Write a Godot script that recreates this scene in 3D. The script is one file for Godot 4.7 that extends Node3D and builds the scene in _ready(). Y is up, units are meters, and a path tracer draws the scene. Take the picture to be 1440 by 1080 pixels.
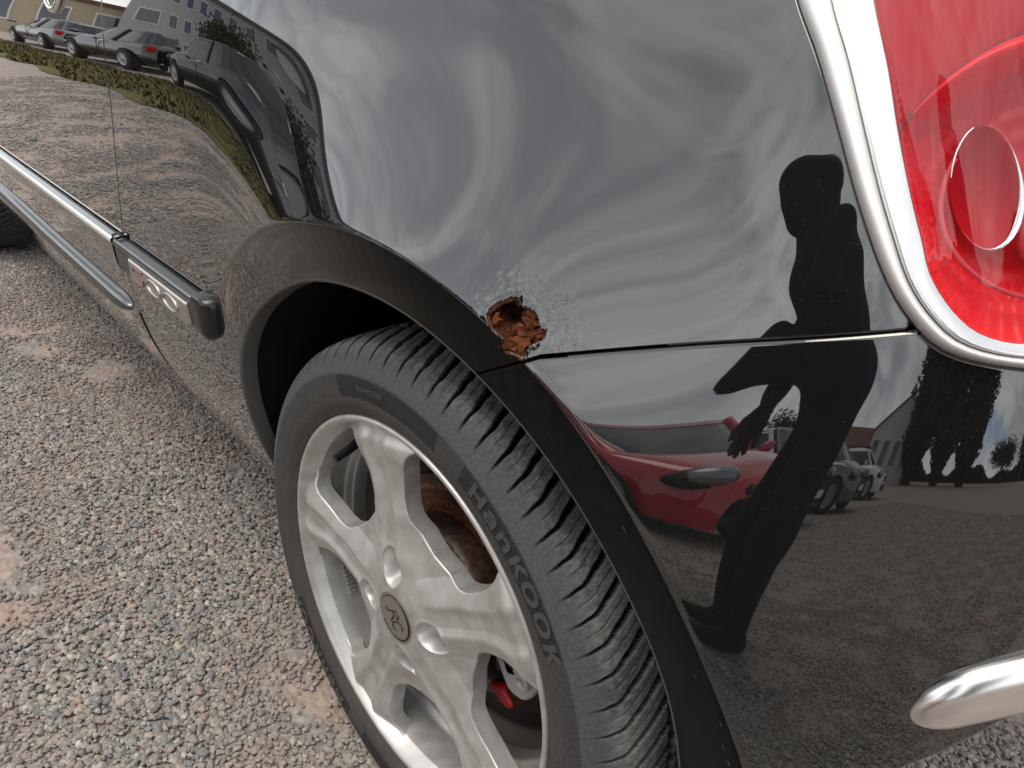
extends Node3D
# A rusted black hatchback on a gravel car park, seen close up from behind its rear wheel.
# Axes: x towards the car's tail, y up, z out of the car's left flank; the rear axle is at x = 0.

class MB:
	var v := PackedVector3Array()
	var n := PackedVector3Array()
	var c := PackedColorArray()
	var ix := PackedInt32Array()
	var col := Color.WHITE
	func add(p: Vector3, nn: Vector3) -> int:
		v.append(p); n.append(nn); c.append(col)
		return v.size() - 1
	func tri(a: int, b: int, d: int) -> void:
		var g := (v[d] - v[a]).cross(v[b] - v[a])
		if g.dot(n[a] + n[b] + n[d]) < 0.0:
			ix.append(a); ix.append(d); ix.append(b)
		else:
			ix.append(a); ix.append(b); ix.append(d)
	func quad(a: int, b: int, d: int, e: int) -> void:
		tri(a, b, d); tri(a, d, e)
	func flat(p: Array) -> void:
		var nn: Vector3 = ((p[2] as Vector3) - (p[0] as Vector3)).cross((p[1] as Vector3) - (p[0] as Vector3)).normalized()
		var k := v.size()
		for q in p: add(q, nn)
		for i in range(1, p.size() - 1):
			ix.append(k); ix.append(k + i); ix.append(k + i + 1)
	func box(at: Vector3, size: Vector3, b := Basis(), bev := 0.0) -> void:
		# a box whose edges are cut back by bev
		var h := size * 0.5
		var e: float = minf(bev, minf(h.x, minf(h.y, h.z)) * 0.9)
		var ax := [Vector3.RIGHT, Vector3.UP, Vector3.BACK]
		for k in 3:
			for sg in [-1.0, 1.0]:
				var w: Vector3 = ax[k] * sg
				var u: Vector3 = ax[(k + 1) % 3]
				var t: Vector3 = ax[(k + 2) % 3]
				var hu: float = absf(u.dot(h)) - e
				var ht: float = absf(t.dot(h)) - e
				var hw: float = absf(w.dot(h))
				var o := w * hw
				var q := [o - u * hu - t * ht, o + u * hu - t * ht, o + u * hu + t * ht, o - u * hu + t * ht]
				var k0 := v.size()
				for pp in q: add(at + b * pp, b * w)
				quad(k0, k0 + 1, k0 + 2, k0 + 3)
				if e > 0.0:
					for su in [-1.0, 1.0]:
						if sg < 0.0 and su < 0.0: pass
						var r := [o + u * hu * su - t * ht, o + u * hu * su + t * ht, w * (hw - e) + u * (hu + e) * su + t * ht, w * (hw - e) + u * (hu + e) * su - t * ht]
						var nn: Vector3 = b * (w + u * su).normalized()
						var k1 := v.size()
						for pp in r: add(at + b * pp, nn)
						quad(k1, k1 + 1, k1 + 2, k1 + 3)
	func tube(path: Array, rad: Array, seg := 10, caps := true, up := Vector3.UP, flatten := 1.0) -> void:
		var m := path.size()
		var rows := []
		for k in m:
			var d: Vector3 = ((path[mini(k + 1, m - 1)] as Vector3) - (path[maxi(k - 1, 0)] as Vector3)).normalized()
			var s := d.cross(up)
			if s.length() < 0.05: s = d.cross(Vector3(0.3, 0.2, 0.9))
			s = s.normalized()
			var t := s.cross(d).normalized()
			var row := PackedInt32Array()
			for j in seg:
				var a := TAU * j / seg
				var nn := s * cos(a) + t * sin(a)
				row.append(add((path[k] as Vector3) + (s * cos(a) + t * sin(a) * flatten) * float(rad[k]), nn))
			rows.append(row)
		for k in m - 1:
			for j in seg:
				var j2 := (j + 1) % seg
				quad(rows[k][j], rows[k][j2], rows[k + 1][j2], rows[k + 1][j])
		if caps:
			for e in [0, m - 1]:
				var d: Vector3 = (path[e] as Vector3) - (path[1 if e == 0 else m - 2] as Vector3)
				d = d.normalized()
				var k0 := add(path[e], d)
				var first := v.size()
				for j in seg: add(v[rows[e][j]], d)
				for j in seg: tri(k0, first + j, first + (j + 1) % seg)
	func lathe(prof: Array, seg: int, at: Vector3, b := Basis(), a0 := 0.0, a1 := TAU) -> void:
		# prof: Vector2(radius, height along local z), turned about local z
		var m := prof.size()
		var closed := absf(a1 - a0 - TAU) < 1e-4
		var base := v.size()
		for k in m:
			var p: Vector2 = prof[k]
			var d: Vector2 = (prof[mini(k + 1, m - 1)] as Vector2) - (prof[maxi(k - 1, 0)] as Vector2)
			var nr := Vector2(d.y, -d.x).normalized()
			for j in seg + 1:
				var a := a0 + (a1 - a0) * j / seg
				var ca := cos(a)
				var sa := sin(a)
				add(at + b * Vector3(p.x * ca, p.x * sa, p.y), b * Vector3(nr.x * ca, nr.x * sa, nr.y))
		for k in m - 1:
			for j in seg:
				var q := base + k * (seg + 1) + j
				quad(q, q + 1, q + seg + 2, q + seg + 1)
	func ball(at: Vector3, r: Vector3, seg := 12, rings := 8, b := Basis()) -> void:
		var base := v.size()
		for k in rings + 1:
			var t := PI * k / rings
			for j in seg + 1:
				var a := TAU * j / seg
				var d := Vector3(sin(t) * cos(a), cos(t), sin(t) * sin(a))
				add(at + b * (d * r), (b * (d / r)).normalized())
		for k in rings:
			for j in seg:
				var q := base + k * (seg + 1) + j
				quad(q, q + 1, q + seg + 2, q + seg + 1)
	func grid(nu: int, nv: int, f: Callable, sg := 1.0) -> void:
		# f(u, v) in 0..1 -> place; normals from the grid's own differences
		var P := PackedVector3Array()
		P.resize((nu + 1) * (nv + 1))
		for i in nu + 1:
			for j in nv + 1:
				P[i * (nv + 1) + j] = f.call(float(i) / nu, float(j) / nv)
		var base := v.size()
		for i in nu + 1:
			for j in nv + 1:
				var du := P[mini(i + 1, nu) * (nv + 1) + j] - P[maxi(i - 1, 0) * (nv + 1) + j]
				var dv := P[i * (nv + 1) + mini(j + 1, nv)] - P[i * (nv + 1) + maxi(j - 1, 0)]
				add(P[i * (nv + 1) + j], du.cross(dv).normalized() * sg)
		for i in nu:
			for j in nv:
				var q := base + i * (nv + 1) + j
				quad(q, q + 1, q + nv + 2, q + nv + 1)
	func face(dir: Vector3) -> void:
		# turn every face so that it looks along dir
		for k in n.size():
			if n[k].dot(dir) < 0.0: n[k] = -n[k]
		for k in range(0, ix.size(), 3):
			var p0 := v[ix[k]]
			var g := (v[ix[k + 2]] - p0).cross(v[ix[k + 1]] - p0)
			if g.dot(n[ix[k]]) < 0.0:
				var t := ix[k + 1]
				ix[k + 1] = ix[k + 2]
				ix[k + 2] = t
	func mesh() -> ArrayMesh:
		var a := []
		a.resize(Mesh.ARRAY_MAX)
		a[Mesh.ARRAY_VERTEX] = v
		a[Mesh.ARRAY_NORMAL] = n
		a[Mesh.ARRAY_COLOR] = c
		a[Mesh.ARRAY_INDEX] = ix
		var m := ArrayMesh.new()
		m.add_surface_from_arrays(Mesh.PRIMITIVE_TRIANGLES, a)
		return m
	func into(m: ArrayMesh, paint: Material) -> void:
		# one more surface of a mesh, with a material of its own
		var a := []
		a.resize(Mesh.ARRAY_MAX)
		a[Mesh.ARRAY_VERTEX] = v
		a[Mesh.ARRAY_NORMAL] = n
		a[Mesh.ARRAY_COLOR] = c
		a[Mesh.ARRAY_INDEX] = ix
		m.add_surface_from_arrays(Mesh.PRIMITIVE_TRIANGLES, a)
		m.surface_set_material(m.get_surface_count() - 1, paint)

var M := {}
var taken := {}
var rng := RandomNumberGenerator.new()

# ---------------------------------------------------------------- naming
func numbered(called: String) -> String:
	if not taken.has(called):
		taken[called] = 0
		return called
	taken[called] += 1
	return "%s_%03d" % [called, taken[called]]

func obj(called: String, mb: MB, m: Material, parent: Node) -> MeshInstance3D:
	var o := MeshInstance3D.new()
	o.mesh = mb.mesh()
	o.material_override = m
	return put(called, o, parent)

func put(called: String, o: MeshInstance3D, parent: Node) -> MeshInstance3D:
	if parent == self:
		o.name = numbered(called)
		add_child(o, true)
	else:
		var k := 0
		var nm := called
		while parent.has_node(nm):
			k += 1
			nm = "%s_%03d" % [called, k]
		o.name = nm
		parent.add_child(o, true)
	return o

func group_part(called: String, parent: Node) -> Node3D:
	var o := Node3D.new()
	o.name = called
	parent.add_child(o, true)
	return o

func thing(called: String, label: String, category: String, at := Vector3.ZERO, turn := 0.0, grp := "") -> Node3D:
	var o := Node3D.new()
	o.name = numbered(called)
	add_child(o)
	o.position = at
	o.rotation.y = turn
	tag(o, label, category, grp)
	return o

func tag(o: Node, label: String, category := "", grp := "", kind := "") -> void:
	o.set_meta("label", label)
	if category: o.set_meta("category", category)
	if grp: o.set_meta("group", grp)
	if kind: o.set_meta("kind", kind)

func copy(src: Node3D, label: String, at: Vector3, turn: float, grp := "") -> Node3D:
	var o: Node3D = src.duplicate()
	o.name = numbered(String(src.name).rstrip("_0123456789"))
	add_child(o)
	o.position = at
	o.rotation.y = turn
	o.set_meta("label", label)
	if grp: o.set_meta("group", grp)
	return o

# ---------------------------------------------------------------- materials
func lin(r: float, g: float, b: float) -> Color:
	return Color(r, g, b).linear_to_srgb()

func mat(called: String, r: float, g: float, b: float, rough: float, metal := 0.0, spec := 0.5) -> StandardMaterial3D:
	var m := StandardMaterial3D.new()
	m.resource_name = called
	m.albedo_color = lin(r, g, b)
	m.roughness = rough
	m.metallic = metal
	m.metallic_specular = spec
	M[called] = m
	return m

func noise_tex(seed_: int, freq: float, lo: Color, hi: Color, size := 512, oct := 4, cell := false) -> NoiseTexture2D:
	var f := FastNoiseLite.new()
	f.seed = seed_
	f.frequency = freq
	f.noise_type = FastNoiseLite.TYPE_CELLULAR if cell else FastNoiseLite.TYPE_SIMPLEX_SMOOTH
	f.fractal_type = FastNoiseLite.FRACTAL_FBM
	f.fractal_octaves = oct
	var t := NoiseTexture2D.new()
	t.width = size
	t.height = size
	t.seamless = true
	t.noise = f
	var g := Gradient.new()
	g.set_color(0, lo)
	g.set_color(1, hi)
	t.color_ramp = g
	return t

func triplanar(m: StandardMaterial3D, scale: float, world := true) -> void:
	m.uv1_triplanar = true
	m.uv1_world_triplanar = world
	m.uv1_scale = Vector3.ONE * scale

func bump(m: StandardMaterial3D, t: Texture2D, cm: float) -> void:
	m.heightmap_enabled = true
	m.heightmap_texture = t
	m.heightmap_scale = cm

func dust_image(seed_: int, base: Color, count: int, size := 1024) -> ImageTexture:
	var r := RandomNumberGenerator.new()
	r.seed = seed_
	var im := Image.create(size, size, false, Image.FORMAT_RGBA8)
	im.fill(base)
	for k in count:
		var x := r.randi_range(1, size - 3)
		var y := r.randi_range(1, size - 3)
		var a := pow(r.randf(), 2.2)
		var c := base.lerp(Color(0.62, 0.61, 0.58), 0.15 + 0.85 * a)
		im.set_pixel(x, y, c)
		if r.randf() < 0.35:
			im.set_pixel(x + 1, y, c)
			im.set_pixel(x, y + 1, base.lerp(c, 0.6))
	return ImageTexture.create_from_image(im)

func materials() -> void:
	# black clear-coated paint with dust on it
	var m := mat("black_paint", 1, 1, 1, 0.015, 0.0, 1.0)
	m.albedo_texture = dust_image(5, Color(0.085, 0.087, 0.09), 1300)
	m.clearcoat_enabled = true
	m.clearcoat = 1.0
	m.clearcoat_roughness = 0.006
	triplanar(m, 4.6)
	for k in 32:
		m = mat("lip_paint_%d" % k, 1, 1, 1, 0.015 + 0.165 * pow(k / 31.0, 1.5), 0.0, lerpf(1.0, 0.14, smoothstep(0.0, 31.0, float(k))))
		m.albedo_texture = noise_tex(9, 0.02, Color(0.05, 0.053, 0.052), Color(0.10, 0.105, 0.10)) if k == 0 else M.lip_paint_0.albedo_texture
		triplanar(m, 6.0)
		m.clearcoat_enabled = true
		m.clearcoat = lerpf(1.0, 0.0, smoothstep(0.0, 31.0, float(k)))
		m.clearcoat_roughness = m.roughness
	m = mat("blistered_paint", 1, 1, 1, 0.07, 0.0, 0.9)
	m.vertex_color_use_as_albedo = true
	m = mat("bumper_paint", 1, 1, 1, 0.016, 0.0, 0.85)
	m.albedo_texture = M.black_paint.albedo_texture
	m.clearcoat_enabled = true
	m.clearcoat = 0.75
	m.clearcoat_roughness = 0.014
	triplanar(m, 4.6)
	mat("dusty_edge", 0.085, 0.083, 0.078, 0.5)
	mat("rim_dust_shade", 0.13, 0.105, 0.088, 0.6, 0.2)  # brown dust, with the shade deep inside the rim painted into the colour
	mat("gap_rubber", 0.006, 0.006, 0.006, 0.7)
	mat("well_plastic", 0.008, 0.009, 0.011, 0.75, 0.0, 0.3)
	mat("black_trim", 0.012, 0.012, 0.013, 0.22)
	mat("chrome", 0.80, 0.80, 0.79, 0.035, 1.0)
	mat("satin_chrome", 0.86, 0.85, 0.835, 0.45, 0.75)
	mat("soft_chrome", 0.80, 0.79, 0.775, 0.25, 1.0)
	mat("grey_chrome", 0.18, 0.195, 0.19, 0.25, 1.0)
	mat("primer_chip", 0.26, 0.27, 0.28, 0.4)
	mat("brushed_badge", 0.52, 0.50, 0.47, 0.4, 1.0)
	mat("badge_red", 0.22, 0.11, 0.095, 0.4, 0.4)
	m = mat("alloy", 0.70, 0.70, 0.695, 0.38, 0.6, 0.6)
	m.albedo_texture = noise_tex(21, 0.012, Color(0.80, 0.79, 0.77), Color(1, 1, 1), 512, 5)
	triplanar(m, 5.0)
	m.clearcoat_enabled = true
	m.clearcoat = 0.2
	m.clearcoat_roughness = 0.3
	m = mat("rubber", 1, 1, 1, 0.72, 0.0, 0.4)
	m.vertex_color_use_as_albedo = true
	m.albedo_texture = noise_tex(31, 0.05, Color(0.72, 0.72, 0.72), Color(1, 1, 1), 512, 4)
	triplanar(m, 9.0)
	bump(m, noise_tex(32, 0.12, Color.BLACK, Color.WHITE, 512, 3), 0.04)
	m = mat("lettering_rubber", 0.062, 0.061, 0.06, 0.55)
	m = mat("rust", 1, 1, 1, 0.9, 0.0, 0.3)
	m.vertex_color_use_as_albedo = true
	m.albedo_texture = noise_tex(41, 0.05, Color(0.30, 0.25, 0.23), Color(1.0, 1.0, 1.0), 512, 5)
	triplanar(m, 45.0)
	bump(m, noise_tex(42, 0.08, Color.BLACK, Color.WHITE, 512, 4), 0.2)
	m = mat("brake_iron", 1, 1, 1, 0.6, 0.4)
	m.vertex_color_use_as_albedo = true
	m.albedo_texture = noise_tex(43, 0.03, Color(0.5, 0.45, 0.42), Color(1, 1, 1), 256, 4)
	triplanar(m, 14.0)
	mat("caliper_grey", 0.36, 0.36, 0.35, 0.55, 0.5)
	mat("caliper_red", 0.42, 0.012, 0.016, 0.45)
	mat("bolt_steel", 0.35, 0.34, 0.33, 0.4, 1.0)
	mat("cap_black", 0.008, 0.008, 0.009, 0.35)
	m = mat("lens_pane", 0.5, 0.2, 0.22, 0.02)
	m.transparency = BaseMaterial3D.TRANSPARENCY_ALPHA
	m.albedo_color.a = 0.025
	m.metallic_specular = 1.0
	m = mat("lens_red", 0.40, 0.003, 0.010, 0.4, 0.0, 0.2)
	bump(m, noise_tex(51, 0.05, Color.BLACK, Color.WHITE, 256, 2, true), 0.03)
	triplanar(m, 18.0)
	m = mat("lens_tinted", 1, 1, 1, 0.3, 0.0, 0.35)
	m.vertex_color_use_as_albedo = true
	mat("lens_bright", 0.75, 0.006, 0.018, 0.3, 0.0, 0.4)
	mat("lens_dome", 0.55, 0.04, 0.055, 0.25, 0.0, 0.5)
	# gravel
	m = mat("stone", 1, 1, 1, 0.9, 0.0, 0.4)
	m.vertex_color_use_as_albedo = true
	m.albedo_texture = noise_tex(61, 0.03, Color(0.78, 0.77, 0.76), Color(1, 1, 1), 256, 4)
	triplanar(m, 22.0)
	m = mat("earth", 1, 1, 1, 0.95, 0.0, 0.3)
	m.albedo_texture = earth_image()
	triplanar(m, 0.55)
	bump(m, noise_tex(63, 0.09, Color.BLACK, Color.WHITE, 1024, 4), 0.5)
	m = mat("grass", 1, 1, 1, 0.9, 0.0, 0.3)
	m.vertex_color_use_as_albedo = true
	m = mat("leaf", 1, 1, 1, 0.75, 0.0, 0.3)
	m.vertex_color_use_as_albedo = true
	m.backlight_enabled = true
	m.backlight = Color(0.12, 0.16, 0.05)
	mat("bark", 0.11, 0.085, 0.06, 0.95)
	# the other cars
	mat("red_paint", 0.56, 0.014, 0.03, 0.08, 0.0, 0.8)
	mat("charcoal_paint", 0.014, 0.016, 0.02, 0.06, 0.0, 0.9)
	mat("silver_paint", 0.42, 0.43, 0.44, 0.22, 0.5)
	mat("grey_paint", 0.15, 0.16, 0.17, 0.12, 0.3, 0.7)
	mat("white_paint", 0.75, 0.75, 0.74, 0.1)
	mat("blue_paint", 0.010, 0.012, 0.018, 0.08, 0.0, 0.8)
	mat("car_glass", 0.018, 0.024, 0.024, 0.03, 0.0, 1.0)
	mat("lamp_glass", 0.30, 0.31, 0.32, 0.25, 0.5)
	mat("tyre_plain", 0.02, 0.02, 0.02, 0.8)
	mat("plate", 0.7, 0.7, 0.66, 0.4)
	# buildings
	m = mat("render_white", 0.68, 0.66, 0.62, 0.9)
	m = mat("render_beige", 0.46, 0.38, 0.27, 0.9)
	m = mat("render_grey", 0.42, 0.42, 0.42, 0.9)
	mat("roof_brown", 0.16, 0.075, 0.05, 0.9)
	mat("roof_grey", 0.14, 0.14, 0.15, 0.9)
	mat("window_glass", 0.03, 0.035, 0.045, 0.05, 0.0, 0.9)
	mat("window_frame", 0.7, 0.7, 0.7, 0.5)
	# the person
	m = mat("cloth", 1, 1, 1, 0.85, 0.0, 0.3)
	m.vertex_color_use_as_albedo = true
	mat("tag_red", 0.45, 0.02, 0.02, 0.6)
	mat("hair", 0.012, 0.009, 0.007, 0.6)

func earth_image() -> ImageTexture:
	var size := 1024
	var im := Image.create(size, size, false, Image.FORMAT_RGBA8)
	var a := FastNoiseLite.new()
	a.seed = 71; a.frequency = 0.012; a.fractal_octaves = 4
	var b := FastNoiseLite.new()
	b.seed = 72; b.frequency = 0.11; b.noise_type = FastNoiseLite.TYPE_CELLULAR
	b.cellular_return_type = FastNoiseLite.RETURN_CELL_VALUE
	var tau := TAU / size
	for y in size:
		for x in size:
			var n1: float = a.get_noise_2d(absf(x - 512.0), absf(y - 512.0))
			var n2: float = b.get_noise_2d(absf(x - 512.0), absf(y - 512.0))
			var sand := Color(0.64, 0.575, 0.54).lerp(Color(0.67, 0.575, 0.53), clampf(0.5 + n1 * 1.6, 0, 1))
			var st := Color(0.42, 0.41, 0.40).lerp(Color(0.72, 0.70, 0.67), clampf(0.5 + 0.5 * n2, 0, 1))
			im.set_pixel(x, y, sand.lerp(st, clampf(0.62 - n1 * 1.1, 0.25, 0.9)))
	return ImageTexture.create_from_image(im)

# ---------------------------------------------------------------- the flank of the car as one smooth surface
# s runs along the flank and round the rear corner, y is height. Plan angle, tilt by height and the wheel-arch flare give the shape.
var TS0 := -3.4
var TDS := 0.0008
var TA := PackedFloat64Array()
var TX := PackedFloat64Array()
var TZ := PackedFloat64Array()
var TWF := PackedFloat64Array()
var TWR := PackedFloat64Array()
const CX := 0.00842
const CY := 0.2915
const RC := 0.40213

static func sm(t: float) -> float:
	if t <= 0.0: return 0.0
	if t >= 1.0: return 1.0
	return t * t * t * (t * (6.0 * t - 15.0) + 10.0)

func hermite(x: float, k: Array, val: Array) -> float:
	var i := 0
	while i < k.size() - 2 and x > float(k[i + 1]): i += 1
	var h: float = k[i + 1] - k[i]
	var t := clampf((x - float(k[i])) / h, 0.0, 1.0)
	var m0 := slope(k, val, i)
	var m1 := slope(k, val, i + 1)
	return float(val[i]) * (2 * t * t * t - 3 * t * t + 1) + h * m0 * (t * t * t - 2 * t * t + t) + float(val[i + 1]) * (3 * t * t - 2 * t * t * t) + h * m1 * (t * t * t - t * t)

func slope(k: Array, val: Array, i: int) -> float:
	if i == 0: return (float(val[1]) - float(val[0])) / (float(k[1]) - float(k[0]))
	var e := k.size() - 1
	if i == e: return (float(val[e]) - float(val[e - 1])) / (float(k[e]) - float(k[e - 1]))
	var h0: float = k[i] - k[i - 1]
	var h1: float = k[i + 1] - k[i]
	return (h0 * (float(val[i + 1]) - float(val[i])) / h1 + h1 * (float(val[i]) - float(val[i - 1])) / h0) / (h0 + h1)

func surface_tables() -> void:
	var n := 5900
	var x := TS0
	var z := 0.0
	var pa := 0.0
	for i in n:
		var s := TS0 + TDS * i
		var a := deg_to_rad(5.223 * sm((s + 0.00536) / 0.20987) + 84.777 * sm((s - 0.23487) / 0.42943))
		if i > 0:
			x += cos((a + pa) * 0.5) * TDS
			z -= sin((a + pa) * 0.5) * TDS
		pa = a
		TA.append(a); TX.append(x); TZ.append(z)
	var yk := [0.1, 0.2, 0.3, 0.4, 0.5, 0.58, 0.68, 0.76, 0.85, 1.0]
	var tr := [-45.0, -40.0, -26.0, -4.47, 4.427, 10.483, 14.256, 21.235, 24.712, 32.888]
	var tf := [-35.0, -32.0, -25.0, -12.541, -4.437, -3.2, -2.9, -0.569, 11.178, 15.492]
	var wf := 0.0
	var wr := 0.0
	for i in 1051:
		TWF.append(wf); TWR.append(wr)
		var y := 0.05 + 0.001 * (i + 0.5)
		wf += tan(deg_to_rad(hermite(y, yk, tf))) * 0.001
		wr += tan(deg_to_rad(hermite(y, yk, tr))) * 0.001
	var f0 := TWF[500] + 0.03417
	var r0 := TWR[500] + 0.04365
	for i in 1051:
		TWF[i] -= f0
		TWR[i] -= r0

func S(s: float, y: float) -> Vector3:
	var fi := (s - TS0) / TDS
	var i := clampi(int(fi), 0, 5898)
	var t := fi - i
	var a := TA[i] + (TA[i + 1] - TA[i]) * t
	var fy := (y - 0.05) * 1000.0
	var j := clampi(int(fy), 0, 1049)
	var u := fy - j
	var b := sm((s + 0.37467) / 0.71948)
	var w := (TWF[j] + (TWF[j + 1] - TWF[j]) * u) * (1.0 - b) + (TWR[j] + (TWR[j + 1] - TWR[j]) * u) * b
	var x := TX[i] + (TX[i + 1] - TX[i]) * t - w * sin(a)
	var z := TZ[i] + (TZ[i + 1] - TZ[i]) * t - w * cos(a)
	var rx := x - CX
	var ry := y - CY
	var rho := sqrt(rx * rx + ry * ry)
	if rho < 0.75 and s < 0.7:
		var th := atan2(ry, rx)
		var amp := 0.02112 * sm((2.49114 - th) / 0.97299) * sm((th - 0.15274) / 1.27443)
		if rho > RC:
			z += amp * (1.0 - sm(0.5 + (rho - RC) * 0.25 / 0.07095)) * 2.0
		else:
			z += amp
		if rho < RC + 0.012:
			var d := (RC - rho) / 0.0013
			var soft: float = d if d > 12.0 else log(1.0 + exp(d))
			z -= soft * 0.0013 * 0.4663 * sm((2.69114 - th) / 0.97299)
	return Vector3(x, y, z)

func SN(s: float, y: float) -> Vector3:
	var e := 0.0012
	return (S(s + e, y) - S(s - e, y)).cross(S(s, y + e) - S(s, y - e)).normalized()

func lift(s: float, y: float, h: float) -> Vector3:
	return S(s, y) + SN(s, y) * h

func arch_edge(th: float) -> float:
	return 0.3525 - 0.045 * sm((th - 2.2) / 0.95) - 0.025 * sm((0.7 - th) / 0.6)

func polar_sy(rho: float, th: float) -> Vector2:
	var x := CX + rho * cos(th)
	var y := CY + rho * sin(th)
	var s := x
	for k in 4:
		s += (x - S(s, y).x) * 0.9
	return Vector2(s, y)

func along(x: float, pts: Array) -> float:
	if x <= pts[0].x: return pts[0].y
	for i in pts.size() - 1:
		if x < pts[i + 1].x:
			return lerpf(pts[i].y, pts[i + 1].y, (x - pts[i].x) / (pts[i + 1].x - pts[i].x))
	return pts[-1].y

func seam_y(s: float) -> float:
	return along(s, [Vector2(0.10, 0.606), Vector2(0.144, 0.633), Vector2(0.19, 0.6605), Vector2(0.282, 0.694), Vector2(0.366, 0.7235), Vector2(0.46, 0.752)])

func door_s(y: float) -> float:
	return along(y, [Vector2(0.40, -0.664), Vector2(0.475, -0.668), Vector2(0.538, -0.637), Vector2(0.617, -0.605), Vector2(0.704, -0.565), Vector2(0.746, -0.551), Vector2(0.793, -0.545), Vector2(0.84, -0.546), Vector2(0.92, -0.56), Vector2(1.0, -0.6)])

func bumper_bottom(s: float) -> float:
	return along(s, [Vector2(0.30, 0.13), Vector2(0.405, 0.498), Vector2(0.417, 0.514), Vector2(0.44, 0.545), Vector2(0.452, 0.556), Vector2(0.5, 0.56)])

static func poly_sd(p: Vector2, q: PackedVector2Array) -> float:
	# signed distance to a closed outline, negative inside
	var best := 1e9
	var inside := false
	var m := q.size()
	var j := m - 1
	for i in m:
		var a := q[i]
		var b := q[j]
		var e := b - a
		var w := p - a
		var t := clampf(w.dot(e) / e.length_squared(), 0.0, 1.0)
		best = minf(best, (w - e * t).length_squared())
		if (a.y > p.y) != (b.y > p.y) and p.x < (b.x - a.x) * (p.y - a.y) / (b.y - a.y) + a.x:
			inside = not inside
		j = i
	return -sqrt(best) if inside else sqrt(best)

static func closed_curve(pts: Array, count: int) -> PackedVector2Array:
	# Catmull-Rom through pts, then evenly spaced by length
	var dense := PackedVector2Array()
	var m := pts.size()
	for i in m:
		var p0: Vector2 = pts[(i + m - 1) % m]
		var p1: Vector2 = pts[i]
		var p2: Vector2 = pts[(i + 1) % m]
		var p3: Vector2 = pts[(i + 2) % m]
		for k in 16:
			dense.append(p1.cubic_interpolate(p2, p0, p3, k / 16.0))
	dense.append(dense[0])
	var total := 0.0
	for i in dense.size() - 1: total += dense[i].distance_to(dense[i + 1])
	var out := PackedVector2Array()
	var walked := 0.0
	var want := 0.0
	for i in dense.size() - 1:
		var d := dense[i].distance_to(dense[i + 1])
		while want <= walked + d and out.size() < count:
			out.append(dense[i].lerp(dense[i + 1], (want - walked) / maxf(d, 1e-9)))
			want += total / count
		walked += d
	return out

var light_out: PackedVector2Array
var light_in: PackedVector2Array
var hole: PackedVector2Array

func outlines() -> void:
	light_out = closed_curve([Vector2(.412, .716), Vector2(.385, .717), Vector2(.369, .725), Vector2(.352, .741), Vector2(.329, .771), Vector2(.306, .803), Vector2(.283, .833), Vector2(.261, .859), Vector2(.245, .885), Vector2(.24, .91), Vector2(.247, .935), Vector2(.27, .955), Vector2(.30, .96), Vector2(.34, .95), Vector2(.38, .925), Vector2(.42, .885), Vector2(.455, .84), Vector2(.475, .80), Vector2(.482, .765), Vector2(.472, .735), Vector2(.445, .720)], 120)
	light_in = closed_curve([Vector2(.411, .7265), Vector2(.394, .727), Vector2(.381, .734), Vector2(.368, .747), Vector2(.3595, .762), Vector2(.350, .778), Vector2(.335, .804), Vector2(.320, .83), Vector2(.300, .86), Vector2(.287, .885), Vector2(.283, .905), Vector2(.288, .922), Vector2(.30, .932), Vector2(.325, .932), Vector2(.36, .915), Vector2(.395, .885), Vector2(.425, .845), Vector2(.445, .805), Vector2(.452, .775), Vector2(.447, .750), Vector2(.432, .734)], 120)
	var raw := [Vector2(-25, 6), Vector2(-24, 10), Vector2(-20, 15), Vector2(-15, 18), Vector2(-12, 20), Vector2(-7, 21), Vector2(-4, 17), Vector2(1, 17), Vector2(6, 16), Vector2(10, 14), Vector2(13, 10), Vector2(15, 8), Vector2(18.5, 8), Vector2(19.5, 5), Vector2(19, 2), Vector2(15, -1), Vector2(12, -4), Vector2(11, -7), Vector2(12, -11), Vector2(7, -12.5), Vector2(3, -13), Vector2(-9, -15), Vector2(-10, -9), Vector2(-9, -5), Vector2(-14, -2), Vector2(-20, -1)]
	for p in raw:
		hole.append(Vector2(0.170 + p.x * 0.001, 0.668 + p.y * 0.001))

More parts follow.
